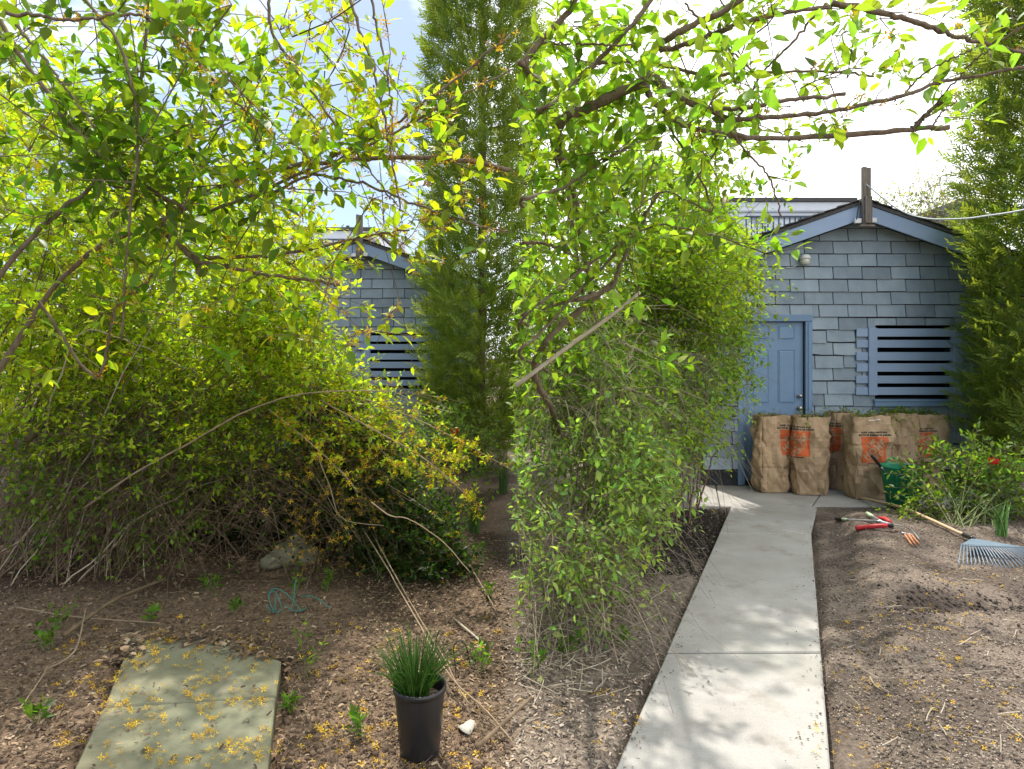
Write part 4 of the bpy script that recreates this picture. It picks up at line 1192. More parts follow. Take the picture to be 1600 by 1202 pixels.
# ------------------------------------------------------------------ right: overhanging forsythia
nearR = tag(empty('forsythia_shrub', (.1, 3.1, 0)), 'overhanging forsythia with thick sawn grey limbs above the long pale path', 'shrub')
pr = Plant(xmin=.02)
BR_R = [
    ([(940, 660, 5.4), (925, 470, 5.0), (900, 320, 4.3), (872, 225, 3.3), (880, 187, 2.75), (912, 172, 2.7), (945, 157, 2.65), (980, 139, 2.6), (1010, 129, 2.6)], .026, .021),
    ([(1010, 140, 2.6), (1010, 118, 2.6), (1014, 95, 2.58), (1030, 70, 2.55), (1055, 54, 2.5), (1090, 36, 2.5), (1125, 20, 2.45), (1200, -30, 2.4)], .017, .011),
    ([(1008, 124, 2.6), (1026, 124, 2.6), (1040, 140, 2.6), (1070, 156, 2.6), (1100, 170, 2.6), (1128, 180, 2.6), (1143, 198, 2.6), (1157, 226, 2.6)], .019, .009),
    ([(1008, 132, 2.62), (1016, 150, 2.62), (1030, 168, 2.62), (1052, 186, 2.62), (1078, 199, 2.6), (1115, 208, 2.6), (1160, 214, 2.6), (1200, 216, 2.6), (1280, 213, 2.6), (1380, 206, 2.6), (1430, 201, 2.6), (1483, 199, 2.6)], .012, .011),
    ([(1425, 203, 2.6), (1443, 184, 2.6), (1462, 166, 2.6), (1484, 154, 2.6)], .010, .008),
    ([(1455, 201, 2.6), (1470, 178, 2.6), (1495, 158, 2.6)], .004, .002),
    ([(1125, 186, 2.6), (1160, 187, 2.6), (1200, 184, 2.6), (1270, 178, 2.58), (1330, 169, 2.55), (1410, 150, 2.5), (1450, 135, 2.5), (1490, 125, 2.5), (1620, 102, 2.4)], .011, .006),
    ([(1100, 170, 2.6), (1150, 170, 2.6), (1185, 166, 2.6), (1230, 157, 2.6), (1320, 147, 2.6)], .010, .008),
    ([(1030, 80, 2.6), (1080, 66, 2.55), (1110, 55, 2.55), (1150, 38, 2.5), (1215, 22, 2.5), (1300, 10, 2.5)], .011, .008),
    ([(900, 100, 2.9), (1000, 98, 2.8), (1100, 116, 2.8), (1190, 114, 2.75), (1300, 112, 2.7), (1365, 120, 2.7)], .010, .004),
    ([(1300, 5, 2.3), (1390, 22, 2.3), (1440, 38, 2.3), (1480, 53, 2.3), (1530, 66, 2.3), (1620, 88, 2.3)], .011, .006),
    ([(1460, 165, 2.6), (1510, 108, 2.5), (1545, 78, 2.4), (1610, 35, 2.3)], .004, .003),
    ([(1412, 148, 2.5), (1440, 118, 2.5), (1490, 90, 2.4), (1560, 62, 2.3)], .004, .003),
    ([(910, 460, 5.0), (870, 190, 3.9), (822, 110, 2.5), (819, 100, 2.4), (842, 66, 2.4), (884, 22, 2.4), (940, -60, 2.3)], .015, .011),
    ([(842, 67, 2.4), (900, 69, 2.4), (990, 71, 2.4)], .005, .004),
    ([(790, 240, 2.5), (840, 182, 2.5), (880, 150, 2.5), (905, 122, 2.5), (950, 80, 2.45), (990, 36, 2.4), (1040, -30, 2.4)], .011, .008),
    ([(760, 350, 2.5), (812, 318, 2.5), (870, 298, 2.5), (908, 276, 2.5), (940, 252, 2.5), (1000, 222, 2.5)], .010, .004),
    ([(740, 600, 3.1), (810, 512, 3.0), (880, 446, 3.0), (947, 395, 3.0), (1025, 352, 3.0), (1110, 366, 3.0), (1195, 396, 3.0)], .010, .003),
    ([(885, 700, 5.0), (862, 640, 4.3), (835, 585, 3.5), (856, 532, 3.2), (912, 480, 3.2), (960, 440, 3.2)], .022, .014),
    ([(770, 620, 3.1), (812, 556, 3.1), (846, 520, 3.1), (905, 455, 3.1), (950, 410, 3.1), (1010, 330, 3.0)], .014, .006),
    ([(900, 470, 3.1), (952, 452, 3.1), (968, 420, 3.1), (985, 380, 3.05), (1005, 345, 3.0), (1030, 300, 3.0)], .013, .006),
    ([(760, 540, 3.3), (812, 500, 3.3), (870, 475, 3.3), (930, 462, 3.3)], .018, .010),
    ([(812, 380, 2.7), (845, 380, 2.7), (880, 392, 2.7), (905, 405, 2.7)], .008, .005),
    ([(1040, 190, 2.7), (1085, 260, 2.7), (1110, 330, 2.7), (1040, 300, 2.75), (980, 340, 2.8)], .005, .003),
    ([(1110, 160, 2.5), (1160, 230, 2.5), (1200, 275, 2.5), (1222, 340, 2.5)], .005, .003),
    ([(1070, 5, 2.4), (1120, 60, 2.45), (1180, 120, 2.5), (1185, 200, 2.55)], .004, .003),
    ([(1290, 5, 2.4), (1235, 70, 2.45), (1190, 115, 2.5), (1150, 190, 2.6), (1080, 290, 2.7)], .005, .004),
]
for i, (line, r0, r1) in enumerate(BR_R):
    if line[0][0] < 803:
        line = [q for q in line if q[0] >= 803]
        a0 = line[0]; r0 = min(r0, .010)
        line = [(925, max(a0[1] + 300, 640), 5.3), (905, max(a0[1] + 120, 430), 5.0), (860, a0[1] + 30, a0[2] + 1.5)] + line
    line = pts(line)

    tube_obj('branch', line, r0, r1, M_BARK if r0 > .008 else M_TWIG, nearR, n=40, sides=8, wob=.0025)
    if i in (0, 2, 3, 4, 5): dens = 5
    elif i in (6, 7, 8, 9, 10): dens = 8
    else: dens = 7
    ln = np.linalg.norm(np.diff(line, axis=0), axis=1).sum()
    right = i in (3, 4, 6, 7, 10, 11, 12)
    pr.along(line[-6:] if i == 0 else line, max(3, int(dens * ln)), (.08, .26), nodes=3, size=.074, color=(.24, .36, .045), flower=.3 if right else .02, brown=.3, leafy=.55 if right else .95, droop=.05)
GR = (.25, .37, .045)
free_canes(pr, 24, (810, -10, 1080, 280), (2.4, 3.2), (.3, .8), GR, .072, .01, nodes=4)
free_canes(pr, 26, (790, 200, 960, 420), (3.0, 3.8), (.3, .8), GR, .078, .01, nodes=4)
free_canes(pr, 60, (900, 180, 1130, 400), (5.4, 6.6), (.5, 1.1), GR, .085, .01, nodes=4)
free_canes(pr, 12, (1080, 0, 1330, 200), (2.3, 3.0), (.2, .5), GR, .066, .12, nodes=3)
free_canes(pr, 22, (1020, 250, 1160, 380), (6.2, 7.2), (.4, .9), GR, .07, .02)
# a few big near leaves
for (a, t_) in (((1530, 66, 2.3), (1550, 95, 2.1)), ((1515, 63, 2.3), (1540, 40, 2.0)), ((1200, 275, 2.5), (1240, 285, 2.4)), ((1195, 396, 3.0), (1255, 388, 2.8)), ((1110, 366, 3.0), (1150, 345, 2.8))):
    b = P(*a)[None]; d = P(*t_)[None] - b
    pr.twigs(b, d, np.linalg.norm(d, axis=1), nodes=2, size=.08, color=(.27, .40, .03), r=.003, droop=.0)
pr.build(nearR, part_leaves=295, bignear=.012)
tag(tube_obj('cut_cane', [P(806, 603, 3.0), P(890, 540, 3.02), P(950, 497, 3.03), P(1000, 457, 3.05)], .011, .008, M_CANE, n=16, sides=8), 'straight pale sawn cane leaning out of the leafy hedge', 'cane')

# ------------------------------------------------------------------ right: leafy hedge along the path
hedge = tag(empty('leafy_hedge', (.9, 5.6, 0)), 'long tangled leafy hedge spilling toward the long pale path', 'hedge')
ph = Plant(xmin=.0)
GH = (.27, .40, .07); GH2 = (.34, .45, .04); GHB = (.29, .42, .11)
HE = [  # px, py, Y, rx, ry, rY, n, colour, size
    (880, 810, 4.0, 115, 105, .5, 330, GHB, .046), (915, 740, 4.6, 115, 115, .6, 480, GHB, .046),
    (880, 640, 5.0, 110, 110, .6, 420, GH, .05), (980, 640, 5.8, 120, 120, .6, 520, GH, .05),
    (1040, 560, 6.6, 120, 120, .6, 620, GH, .05), (1075, 470, 7.1, 95, 85, .6, 560, GH2, .05),
    (1118, 530, 7.5, 40, 80, .3, 220, GH, .045), (1000, 450, 6.2, 130, 90, .7, 520, GH2, .052), (1090, 400, 7.2, 85, 55, .5, 380, GH2, .05),
    (1165, 430, 7.3, 40, 32, .3, 60, GH2, .045), (1010, 340, 6.5, 120, 70, .7, 300, GH2, .055), (850, 520, 5.2, 90, 90, .5, 300, GH, .052),
    (960, 560, 7.2, 120, 130, .5, 300, G_MID, .05),
]
for (a, b_, c, d_, e_, f_, n_, col_, s_) in HE:
    fill(ph, int(n_ * 2.3), (a, b_, c, d_, e_, f_), col_, s_ * RNG.uniform(1.05, 1.3), L=(.12, .46), shell=.35, droop=.3, up=.15, nodes=4, clump=.468 if c < 5.5 else .485)
# bare tangle
pbare = Plant(xmin=.0)
for (e, n_) in (((870, 900, 4.0, 120, 110, .45), 520), ((900, 560, 4.4, 100, 90, .4), 160), ((900, 720, 4.7, 120, 130, .5), 420), ((1000, 620, 5.9, 120, 120, .5), 420), ((1060, 520, 6.7, 110, 110, .5), 260)):
    b, v = ell(n_, *e, shell=.5)
    pbare.twigs(b, nrm(rand_dir(n_) * .9 + v * .3), RNG.uniform(.25, .75, n_), nodes=1, size=.035, color=GH, leafy=.15, r=.0024, droop=.55)
# trailing shoots at the near foot
n_ = 90
b = np.array([G(RNG.uniform(805, 960), RNG.uniform(930, 1040)) for _ in range(n_)]); b[:, 2] = RNG.uniform(0, .35, n_)
pbare.twigs(b, nrm(rand_dir(n_) * np.array([1, 1, .5]) + np.array([.1, 0, .2])), RNG.uniform(.25, .8, n_), nodes=2, size=.04, color=GHB, leafy=.2, r=.003, droop=.5)
# bottom of the hedge: upright stems down to the soil
for i in range(60):
    t = RNG.random()
    yb = 3.7 + 3.6 * t
    xb = .02 + SK * (yb - 3.7) * 1.0 + RNG.uniform(0, .55)
    bpt = np.array([xb, yb, -.04]); e = bpt + np.array([RNG.uniform(-.05, .35), RNG.uniform(-.3, .3), RNG.uniform(.7, 1.6)])
    mid = (bpt + e) / 2 + RNG.normal(0, .07, 3)
    tube_obj('stem', [bpt, mid, e], RNG.uniform(.006, .014), .004, M_TWIG, hedge, n=14, sides=5, caps=False, wob=.008)
ph.build(hedge, part_leaves=280, bignear=.0095)
pbare.build(hedge, twig_mat=mat('grey_twig', (0.22, 0.17, 0.12), (0.36, 0.29, 0.22), 14, 0.85))

# dark board fence beyond the hedge, along the side path
f2 = tag(empty('board_fence', (1.6, 8.0, 0)), 'dark upright board fence along the side path by the hut', 'fence')
yy = 7.0
while yy < 13:
    xx = 1.42 + SK * (yy - 7.0) * .9
    z = 1.5 + R0.uniform(-.02, .02)
    q = np.array([(xx, yy, -.03), (xx + SK * .13, yy + .13, -.03), (xx + SK * .13, yy + .13, z), (xx, yy, z)])
    V = np.vstack([q, q + np.array([.02, -.006, 0])])
    mesh_py('board', V, [(0, 1, 2, 3), (7, 6, 5, 4), (0, 4, 5, 1), (1, 5, 6, 2), (2, 6, 7, 3), (3, 7, 4, 0)], M_OLDWOOD, f2)
    yy += .14

# ------------------------------------------------------------------ paper garden bags
def bag_fn(B):
    W, D, Hh, seed = B['W'], B['D'], B['H'], B['seed']
    rb_ = random.Random(seed * 17 + 3)
    lat = ((3, 5, .034, 0), (6, 10, .022, 1), (12, 20, .007, 2))
    grid = [{(a_, b_): rb_.uniform(-1, 1) for a_ in range(4 * nu) for b_ in range(nv + 1)} for (nu, nv, _a, _s) in lat]
    folds = (.36 + rb_.uniform(-.04, .04), .68 + rb_.uniform(-.04, .04))
    def f(u, v, off=0.0):
        u = u % 4.0
        side = int(u); t = u - side
        c = [(-W / 2, -D / 2), (W / 2, -D / 2), (W / 2, D / 2), (-W / 2, D / 2)]
        a, b = c[side], c[(side + 1) % 4]
        x, y = a[0] + (b[0] - a[0]) * t, a[1] + (b[1] - a[1]) * t
        nx_, ny_ = ((0, -1), (1, 0), (0, 1), (-1, 0))[side]
        # blend the normal and round the corner
        e = min(t, 1 - t)
        k = max(0.0, 1 - e / .12)
        pn = ((0, -1), (1, 0), (0, 1), (-1, 0))[(side + (1 if t > .5 else -1)) % 4]
        nx2, ny2 = nx_ + pn[0] * k, ny_ + pn[1] * k
        l = math.hypot(nx2, ny2); nx2, ny2 = nx2 / l, ny2 / l
        x -= nx2 * .022 * k * k; y -= ny2 * .022 * k * k
        z = v * Hh
        wid = .84 + .14 * math.sin(min(v, .8) / .8 * math.pi * .55)
        bul = .028 * math.sin(math.pi * t) * math.sin(math.pi * min(1, v * .95 + .03)) * (1 if side in (0, 2) else .7)
        if side in (1, 3): bul -= .05 * math.exp(-((t - .5) / .2) ** 2) * max(0, (v - .55) / .45)
        # crushed paper: flat facets between folds, from two lattices of random depths joined by straight lines
        cr = 0.0
        for (nu, nv, am, sd) in lat:
            if sd == 2 and am > 0: pass
            uu = u * nu; vv = v * nv
            iu, iv = int(uu), int(min(vv, nv - 1e-6)); fu, fw = uu - iu, vv - iv
            g = lambda a_, b_: grid[sd][(a_ % (4 * nu), b_)]
            if (iu + iv) % 2:
                h_ = g(iu, iv) + fu * (g(iu + 1, iv) - g(iu, iv)) + fw * (g(iu + 1, iv + 1) - g(iu + 1, iv)) if fu > fw else g(iu, iv) + fw * (g(iu, iv + 1) - g(iu, iv)) + fu * (g(iu + 1, iv + 1) - g(iu, iv + 1))
            else:
                h_ = g(iu, iv) + fu * (g(iu + 1, iv) - g(iu, iv)) + fw * (g(iu, iv + 1) - g(iu, iv)) if fu + fw < 1 else g(iu + 1, iv + 1) + (1 - fu) * (g(iu, iv + 1) - g(iu + 1, iv + 1)) + (1 - fw) * (g(iu + 1, iv) - g(iu + 1, iv + 1))
            cr += am * h_ * (1.0 - .55 * max(0.0, (v - .78) / .22))
        for fv in folds:
            cr -= .010 * max(0.0, 1 - abs(v - fv) / .015)
        cr *= min(1.0, v / .06)
        d = bul + cr + off
        ztop = z + (.022 * mnoise.noise(Vector((u * 2.1 + seed, seed, 0))) + .012 * mnoise.noise(Vector((u * 7 + seed, 1, 0)))) * max(0, (v - .8) / .2)
        return np.array([x * wid + nx2 * d, y * wid + ny2 * d, max(ztop, 0.0)])
    return f

def text_mesh(body, size, shear=0.0, bold=0.0):
    cu = bpy.data.curves.new('t', 'FONT'); cu.body = body; cu.size = size; cu.align_x = 'CENTER'; cu.align_y = 'CENTER'
    cu.resolution_u = 2; cu.offset = bold; cu.space_character = 1.05; cu.shear = shear
    ob = bpy.data.objects.new('t', cu); COL.objects.link(ob)
    bpy.context.view_layer.update()
    dg = bpy.context.evaluated_depsgraph_get()
    me = bpy.data.meshes.new_from_object(ob.evaluated_get(dg))
    bm = bmesh.new(); bm.from_mesh(me)
    bmesh.ops.triangulate(bm, faces=bm.faces)
    bmesh.ops.subdivide_edges(bm, edges=[e for e in bm.edges if e.calc_length() > .02], cuts=1, use_grid_fill=False)
    bmesh.ops.triangulate(bm, faces=bm.faces)
    V = np.array([v.co[:2] for v in bm.verts]); Fc = [tuple(v.index for v in f.verts) for f in bm.faces]
    bm.verts.index_update()
    bm.free(); bpy.data.objects.remove(ob); bpy.data.meshes.remove(me); bpy.data.curves.remove(cu)
    return V, Fc
TXT = {}
def get_text(*a):
    if a not in TXT: TXT[a] = text_mesh(*a)
    return TXT[a]

def paper_bag(px, pybase, W, D, Hh, rot, seed, label, logos, sticker=False, text_detail=True, lean=0.0):
    g = G(px, pybase)
    B = dict(W=W, D=D, H=Hh, seed=seed)
    f = bag_fn(B)
    root = tag(empty('paper_bag', (g[0], g[1] + D / 2, 0.006)), label, 'paper bag', 'brown paper garden bags by the hut')
    root.rotation_euler = (0, 0, math.radians(rot))
    NU, NV = 24, 40
    V, Fc = [], []
    us = [i * 4 / (4 * NU) for i in range(4 * NU)]
    for j in range(NV + 1):
        for u in us: V.append(f(u, j / NV))
    n = len(us)
    for j in range(NV):
        for i in range(n):
            a_, b1_, c_, d_ = j * n + i, j * n + (i + 1) % n, (j + 1) * n + (i + 1) % n, (j + 1) * n + i
            Fc += [(a_, b1_, c_), (a_, c_, d_)] if (i // 4 + j // 4) % 2 else [(a_, b1_, d_), (b1_, c_, d_)]
    # inner face just inside the mouth, and the base
    b0 = len(V)
    for j, v in enumerate((1.0, .9, .82)):
        for u in us:
            q = f(u, v, -.006 if j else -.004); V.append(q)
    top = NV * n
    for i in range(n): Fc.append((top + i, top + (i + 1) % n, b0 + (i + 1) % n, b0 + i))
    for j in range(2):
        for i in range(n): Fc.append((b0 + j * n + i, b0 + j * n + (i + 1) % n, b0 + (j + 1) * n + (i + 1) % n, b0 + (j + 1) * n + i))
    Fc.append(tuple(range(n - 1, -1, -1)))
    me = bpy.data.meshes.new('bag_body')
    me.from_pydata([tuple(v) for v in V], [], Fc)
    me.materials.append(M_KRAFT)
    link('bag_body', me, None, root)
    def put(name, V2, F2, uc, vc, m, off):
        """lay a flat print given in metres on the bag, centred on perimeter position uc and height vc"""
        out = []
        for (x, y) in V2:
            lenu = W if (int((uc + 4) % 4) in (0, 2)) else D
            u = uc + x / lenu
            if int(u // 1) != int(uc // 1) and abs(u - uc) > 1e-6:
                # past a corner the other side has another width
                edge = math.floor(uc) + (1 if x > 0 else 0)
                o = D if lenu == W else W
                u = edge + (u - edge) * lenu / o
            out.append(f(u, vc + y / Hh, off))
        me = bpy.data.meshes.new(name)
        me.from_pydata([tuple(v) for v in out], [], F2)
        for p in me.polygons: p.use_smooth = True
        me.materials.append(m)
        return link(name, me, None, root)
    for (uc, vc) in logos:
        S = .30
        a = np.linspace(-S / 2, S / 2, 27)
        gx_, gy_ = np.meshgrid(a, a)
        V2 = np.stack([gx_.ravel(), gy_.ravel()], -1)
        F2 = [(j * 27 + i, j * 27 + i + 1, (j + 1) * 27 + i + 1, (j + 1) * 27 + i) for j in range(26) for i in range(26)]
        put('logo_square', V2, F2, uc, vc, M_ORANGE, .0022)
        ca, sa = math.cos(math.radians(41)), math.sin(math.radians(41))
        for body, size, dx, dy, sh in (('THE', .066, -.062, .085, 0.0), ('HOME', .112, .0, .0, 0.0), ('DEPOT', .066, .062, -.082, 0.0)):
            V2, F2 = get_text(body, size, sh, .0035 if body == 'HOME' else .0022)
            if body == 'HOME': V2 = V2 * np.array([.92, 1.0])
            r = np.stack([V2[:, 0] * ca - V2[:, 1] * sa + dx * .62, V2[:, 0] * sa + V2[:, 1] * ca + dy * .82], -1)
            put('logo_lettering', r, F2, uc, vc, M_KRAFT, .0042)
        V2, F2 = get_text('PAPER YARD WASTE BAG', .026, 0.0, .0014)
        put('print_line', V2 + np.array([0, .197]), F2, uc, vc, M_INK, .0025)
        V2, F2 = get_text('SAC POUR RESIDUS DE JARDIN', .026, 0.0, .0014)
        put('print_line', V2 + np.array([0, .168]), F2, uc, vc, M_INK, .0025)
        if text_detail:
            # unreadable small print: short ruled lines
            rr = random.Random(seed)
            for (cx_, wd, rows, y0, hh) in ((0, .15, 1, -.168, .012), (-.085, .085, 6, -.25, .006), (.095, .075, 5, -.25, .006)):
                V2, F2 = [], []
                for r_ in range(rows):
                    x = cx_ - wd / 2
                    y = y0 - r_ * .016
                    while x < cx_ + wd / 2 - .006:
                        w_ = rr.uniform(.008, .022); x1 = min(x + w_, cx_ + wd / 2); b1 = len(V2)
                        V2 += [(x, y), (x1, y), (x1, y + hh), (x, y + hh)]; F2.append((b1, b1 + 1, b1 + 2, b1 + 3)); x = x1 + .005
                put('small_print', np.array(V2), F2, uc, vc, M_INK if rows == 1 else M_FAINTINK, .0025)
    if sticker:
        a = np.linspace(0, 1, 9)
        gx_, gy_ = np.meshgrid(a, a)
        V2 = np.stack([(gx_.ravel() - .5) * .15, (gy_.ravel() - .5) * .012], -1)
        F2 = [(j * 9 + i, j * 9 + i + 1, (j + 1) * 9 + i + 1, (j + 1) * 9 + i) for j in range(8) for i in range(8)]
        put('paper_strip', V2 + np.array([0, .0]), F2, .5, .955, M_PAPERWHITE, .003)
    return root, (g[0], g[1] + D / 2, Hh)

bags = [
    (1212, 771, .39, .28, .93, 4, 1, 'crumpled brown paper bag against the blue door, print wrapping its edge', [(1.02, .66)], False, 0),
    (1272, 775, .42, .30, .93, -3, 2, 'crumpled brown paper bag with torn orange print next to the door bag', [(.03, .66)], False, 0),
    (1322, 767, .34, .26, .95, 10, 3, 'plain-faced brown paper bag squeezed behind the large orange-logo bag', [(3.6, .66)], False, 0),
    (1366, 782, .45, .30, .96, 1, 4, 'brown paper bag with full orange logo in front of the others', [(.5, .60)], True, 0),
    (1413, 767, .36, .26, .95, -8, 5, 'plain brown paper bag behind the green bucket', [], False, 0),
    (1457, 766, .40, .28, .93, 6, 6, 'brown paper bag with partial orange logo furthest from the door', [(.12, .60)], False, 0),
]
for i, (px, pb, W, D, Hh, rot, seed, lab, logos, st, ln) in enumerate(bags):
    root, (bx, by, bh) = paper_bag(px, pb, W, D, Hh, rot, seed, lab, logos, st)
    # cut shoots heaped in the mouth
    e = tag(empty('garden_clippings', (bx, by, bh - .2)), 'green and brown clippings heaped in the ' + ('paper bag against the blue door', 'torn-print bag next to the door bag', 'plain bag squeezed behind the full-logo bag', 'bag with the full orange logo', 'plain bag behind the green bucket', 'paper bag furthest from the door')[i], 'clippings', kind='stuff')
    pc = Plant()
    n_ = 120
    b = np.stack([bx + RNG.uniform(-W * .4, W * .4, n_), by + RNG.uniform(-D * .36, D * .36, n_), bh - .05 + RNG.uniform(-.06, .07, n_)], -1)
    green = (.3, .3, .35, .5, 1.0, .9)[i]
    pc.twigs(b, rand_dir(n_, .5), RNG.uniform(.05, .16, n_), nodes=3, size=.045, color=(.22, .33, .04), leafy=green * .7, r=.0025, droop=.3)
    pc.build(e)

# ------------------------------------------------------------------ bucket and tools
gb = G(1421, 797)
bk = tag(empty('green_bucket', (gb[0], gb[1] + .14, .0)), 'green plastic bucket holding a black-handled tool beside the paper bags', 'bucket')
bz = .004
lathe('bucket_body', [(.001, .0), (.13, .0), (.145, .012), (.208, .42), (.219, .435), (.219, .45), (.206, .45), (.201, .43), (.138, .02), (.001, .015)], M_GREENP, bk, (gb[0], gb[1] + .14, bz), 40)
for ang in (-1.75, 1.4):
    c0 = np.array([gb[0], gb[1] + .14, bz])
    line = []
    for t in np.linspace(-.42, .42, 9):
        a = ang + t; r = .221
        line.append(c0 + np.array([r * math.cos(a), r * math.sin(a), .445 + .055 * math.cos(t / .42 * math.pi / 2)]))
    tube_obj('bucket_handle', line, .011, .011, M_GREENP, bk, n=20, sides=8)
for a in np.linspace(0, 2 * math.pi, 9)[:-1]:
    c0 = np.array([gb[0], gb[1] + .14, bz])
    d = np.array([math.cos(a), math.sin(a), 0])
    tube_obj('bucket_rib', [c0 + d * .148 + np.array([0, 0, .02]), c0 + d * .209 + np.array([0, 0, .42])], .005, .006, M_GREENP, bk, n=4, sides=6)
tl = tag(empty('hand_tool', P(1390, 752, 6.8)), 'black-gripped hand tool standing in the green bucket', 'tool')
tube_obj('grip', [P(1362, 712, 6.97), P(1376, 729, 7.0)], .016, .017, M_BLACKP, tl, n=8, sides=10)
tube_obj('shaft', [P(1376.2, 729.2, 7.0), P(1392, 748, 7.03), P(1412, 780, 7.06)], .008, .008, M_STEEL, tl, n=8, sides=8)

def gz(px, py, dz=0.0):
    """point on the soil under a pixel (few steps of refinement)"""
    z = 0.0
    for _ in range(4):
        p = G(px, py, z); z = float(ground_h(np.array([p[0]]), np.array([p[1]]))[0])
    p = G(px, py, z); p[2] = z + dz
    return p
# rake
rk = tag(empty('leaf_rake', gz(1430, 820)), 'leaf rake with wooden handle and blue-grey fan lying on the soil', 'rake')
ra, rb = gz(1343, 791, .02), gz(1510, 849, .06)
ra[2] = max(ra[2], .025); rb[2] = max(rb[2], .05)
mid = (ra + rb) / 2 + np.array([0, 0, .05])
tube_obj('handle', [ra, mid, rb], .0145, .0145, M_WOODH, rk, n=14, sides=12)
hd = nrm(rb - ra)
tube_obj('ferrule', [rb - hd * .04, rb + hd * .10], .019, .017, M_BLACKP, rk, n=6, sides=12)
tip = rb + hd * .10
sd = nrm(np.cross(hd, [0, 0, 1.0])); upv = np.array([0, 0, 1.0])
NT = 24
fan = []
for i in range(NT + 1):
    t = -1 + 2 * i / NT
    fan.append((tip + hd * (.20 + .03 * (1 - t * t)) + sd * (.20 * t) + upv * (-.005)))
V = [tip + sd * -.018, tip + sd * .018] + fan
V = np.array(V); nV = len(V)
V = np.vstack([V, V + upv * -.005])
Fc = []
for i in range(NT):
    a = 0 if i < NT / 2 else 1
    Fc.append((a, 2 + i, 3 + i)); Fc.append((nV + a, nV + 3 + i, nV + 2 + i))
Fc += [(0, 1, 2 + NT // 2), (nV, nV + 2 + NT // 2, nV + 1)]
mesh_py('rake_head', V, Fc, M_RAKE, rk)
for i in range(NT + 1):
    t = -1 + 2 * i / NT
    a = fan[i]; e = tip + hd * (.42 + .02 * (1 - t * t)) + sd * (.34 * t)
    e[2] = float(ground_h(np.array([e[0]]), np.array([e[1]]))[0]) + .012
    hook = e + hd * .012 + upv * -.03
    tube_obj('tine', [a, (a + e) / 2 + upv * .012, e, hook], .0055, .0035, M_RAKE, rk, n=9, sides=5)
tube_obj('cross_bar', [tip + hd * .33 + sd * -.27 + upv * .01, tip + hd * .345 + upv * .014, tip + hd * .33 + sd * .27 + upv * .01], .005, .005, M_RAKE, rk, n=12, sides=6)

# loppers
lp = tag(empty('loppers', gz(1360, 822)), 'steel loppers with pale green and black grips lying on the bed edge', 'loppers')
a, b_ = gz(1306, 816, .03), gz(1378, 824, .05)
tube_obj('handle', [a + (b_ - a) * .25, b_], .011, .012, M_STEEL, lp, n=8, sides=10)
tube_obj('grip', [a, a + (b_ - a) * .16], .017, .017, M_BLACKP, lp, n=6, sides=10)
tube_obj('grip_band', [a + (b_ - a) * .16, a + (b_ - a) * .26], .016, .014, M_LIME, lp, n=6, sides=10)
c, d = gz(1355, 808, .035), gz(1376, 823, .05)
tube_obj('handle', [c + (d - c) * .4, d], .011, .012, M_STEEL, lp, n=8, sides=10)
tube_obj('grip', [c, c + (d - c) * .42], .018, .016, M_LIME, lp, n=6, sides=10)
e = gz(1392, 826, .04)
tube_obj('blade', [b_ - np.array([.02, 0, 0]), e], .016, .01, M_STEEL, lp, n=6, sides=8)
# red shears
sh = tag(empty('garden_shears', gz(1385, 830)), 'red-handled garden shears with long steel blade lying on the bed edge', 'shears')
a, b_ = gz(1337, 831, .03), gz(1388, 830, .05)
tube_obj('handle', [a, a + (b_ - a) * .3 + np.array([0, 0, .006]), b_], .021, .018, M_RED, sh, n=10, sides=10)
c = gz(1373, 818, .045)
tube_obj('handle', [c, gz(1382, 821, .06), gz(1391, 826, .055)], .02, .018, M_RED, sh, n=8, sides=10)
tube_obj('pivot', [b_, gz(1396, 831, .055)], .02, .018, M_BLACKP, sh, n=6, sides=10)
bl = [gz(1394, 829, .06), gz(1412, 832, .055), gz(1426, 838, .045), gz(1436, 848, .03)]
c4 = catmull(bl, 12); wd = np.linspace(.028, .012, 12)
perp = np.array([0.0, -1, 0.0])
V = np.vstack([c4 + perp * wd[:, None], c4 - perp * wd[:, None] * .6]); V = np.vstack([V, V - np.array([0, 0, .006])])
Fc = []
for i in range(11):
    Fc += [(i, i + 1, 12 + i + 1, 12 + i), (24 + i, 36 + i, 36 + i + 1, 24 + i + 1), (i, 24 + i, 25 + i, i + 1), (12 + i, 13 + i, 37 + i, 36 + i)]
mesh_py('blade', V, Fc, M_STEEL, sh)
hc = tag(empty('hand_cultivator', gz(1428, 850)), 'small copper-orange pronged tool under the shears blade', 'tool')
for k, (p0, p1) in enumerate((((1414, 842), (1424, 855)), ((1419, 841), (1430, 855)), ((1424, 842), (1436, 854)))):
    tube_obj('prong', [gz(*p0, .035), gz(*p1, .022)], .008, .007, M_RUST, hc, n=5, sides=8)
tube_obj('shank', [gz(1408, 838, .03), gz(1424, 842, .035)], .007, .008, M_STEEL, hc, n=5, sides=8)

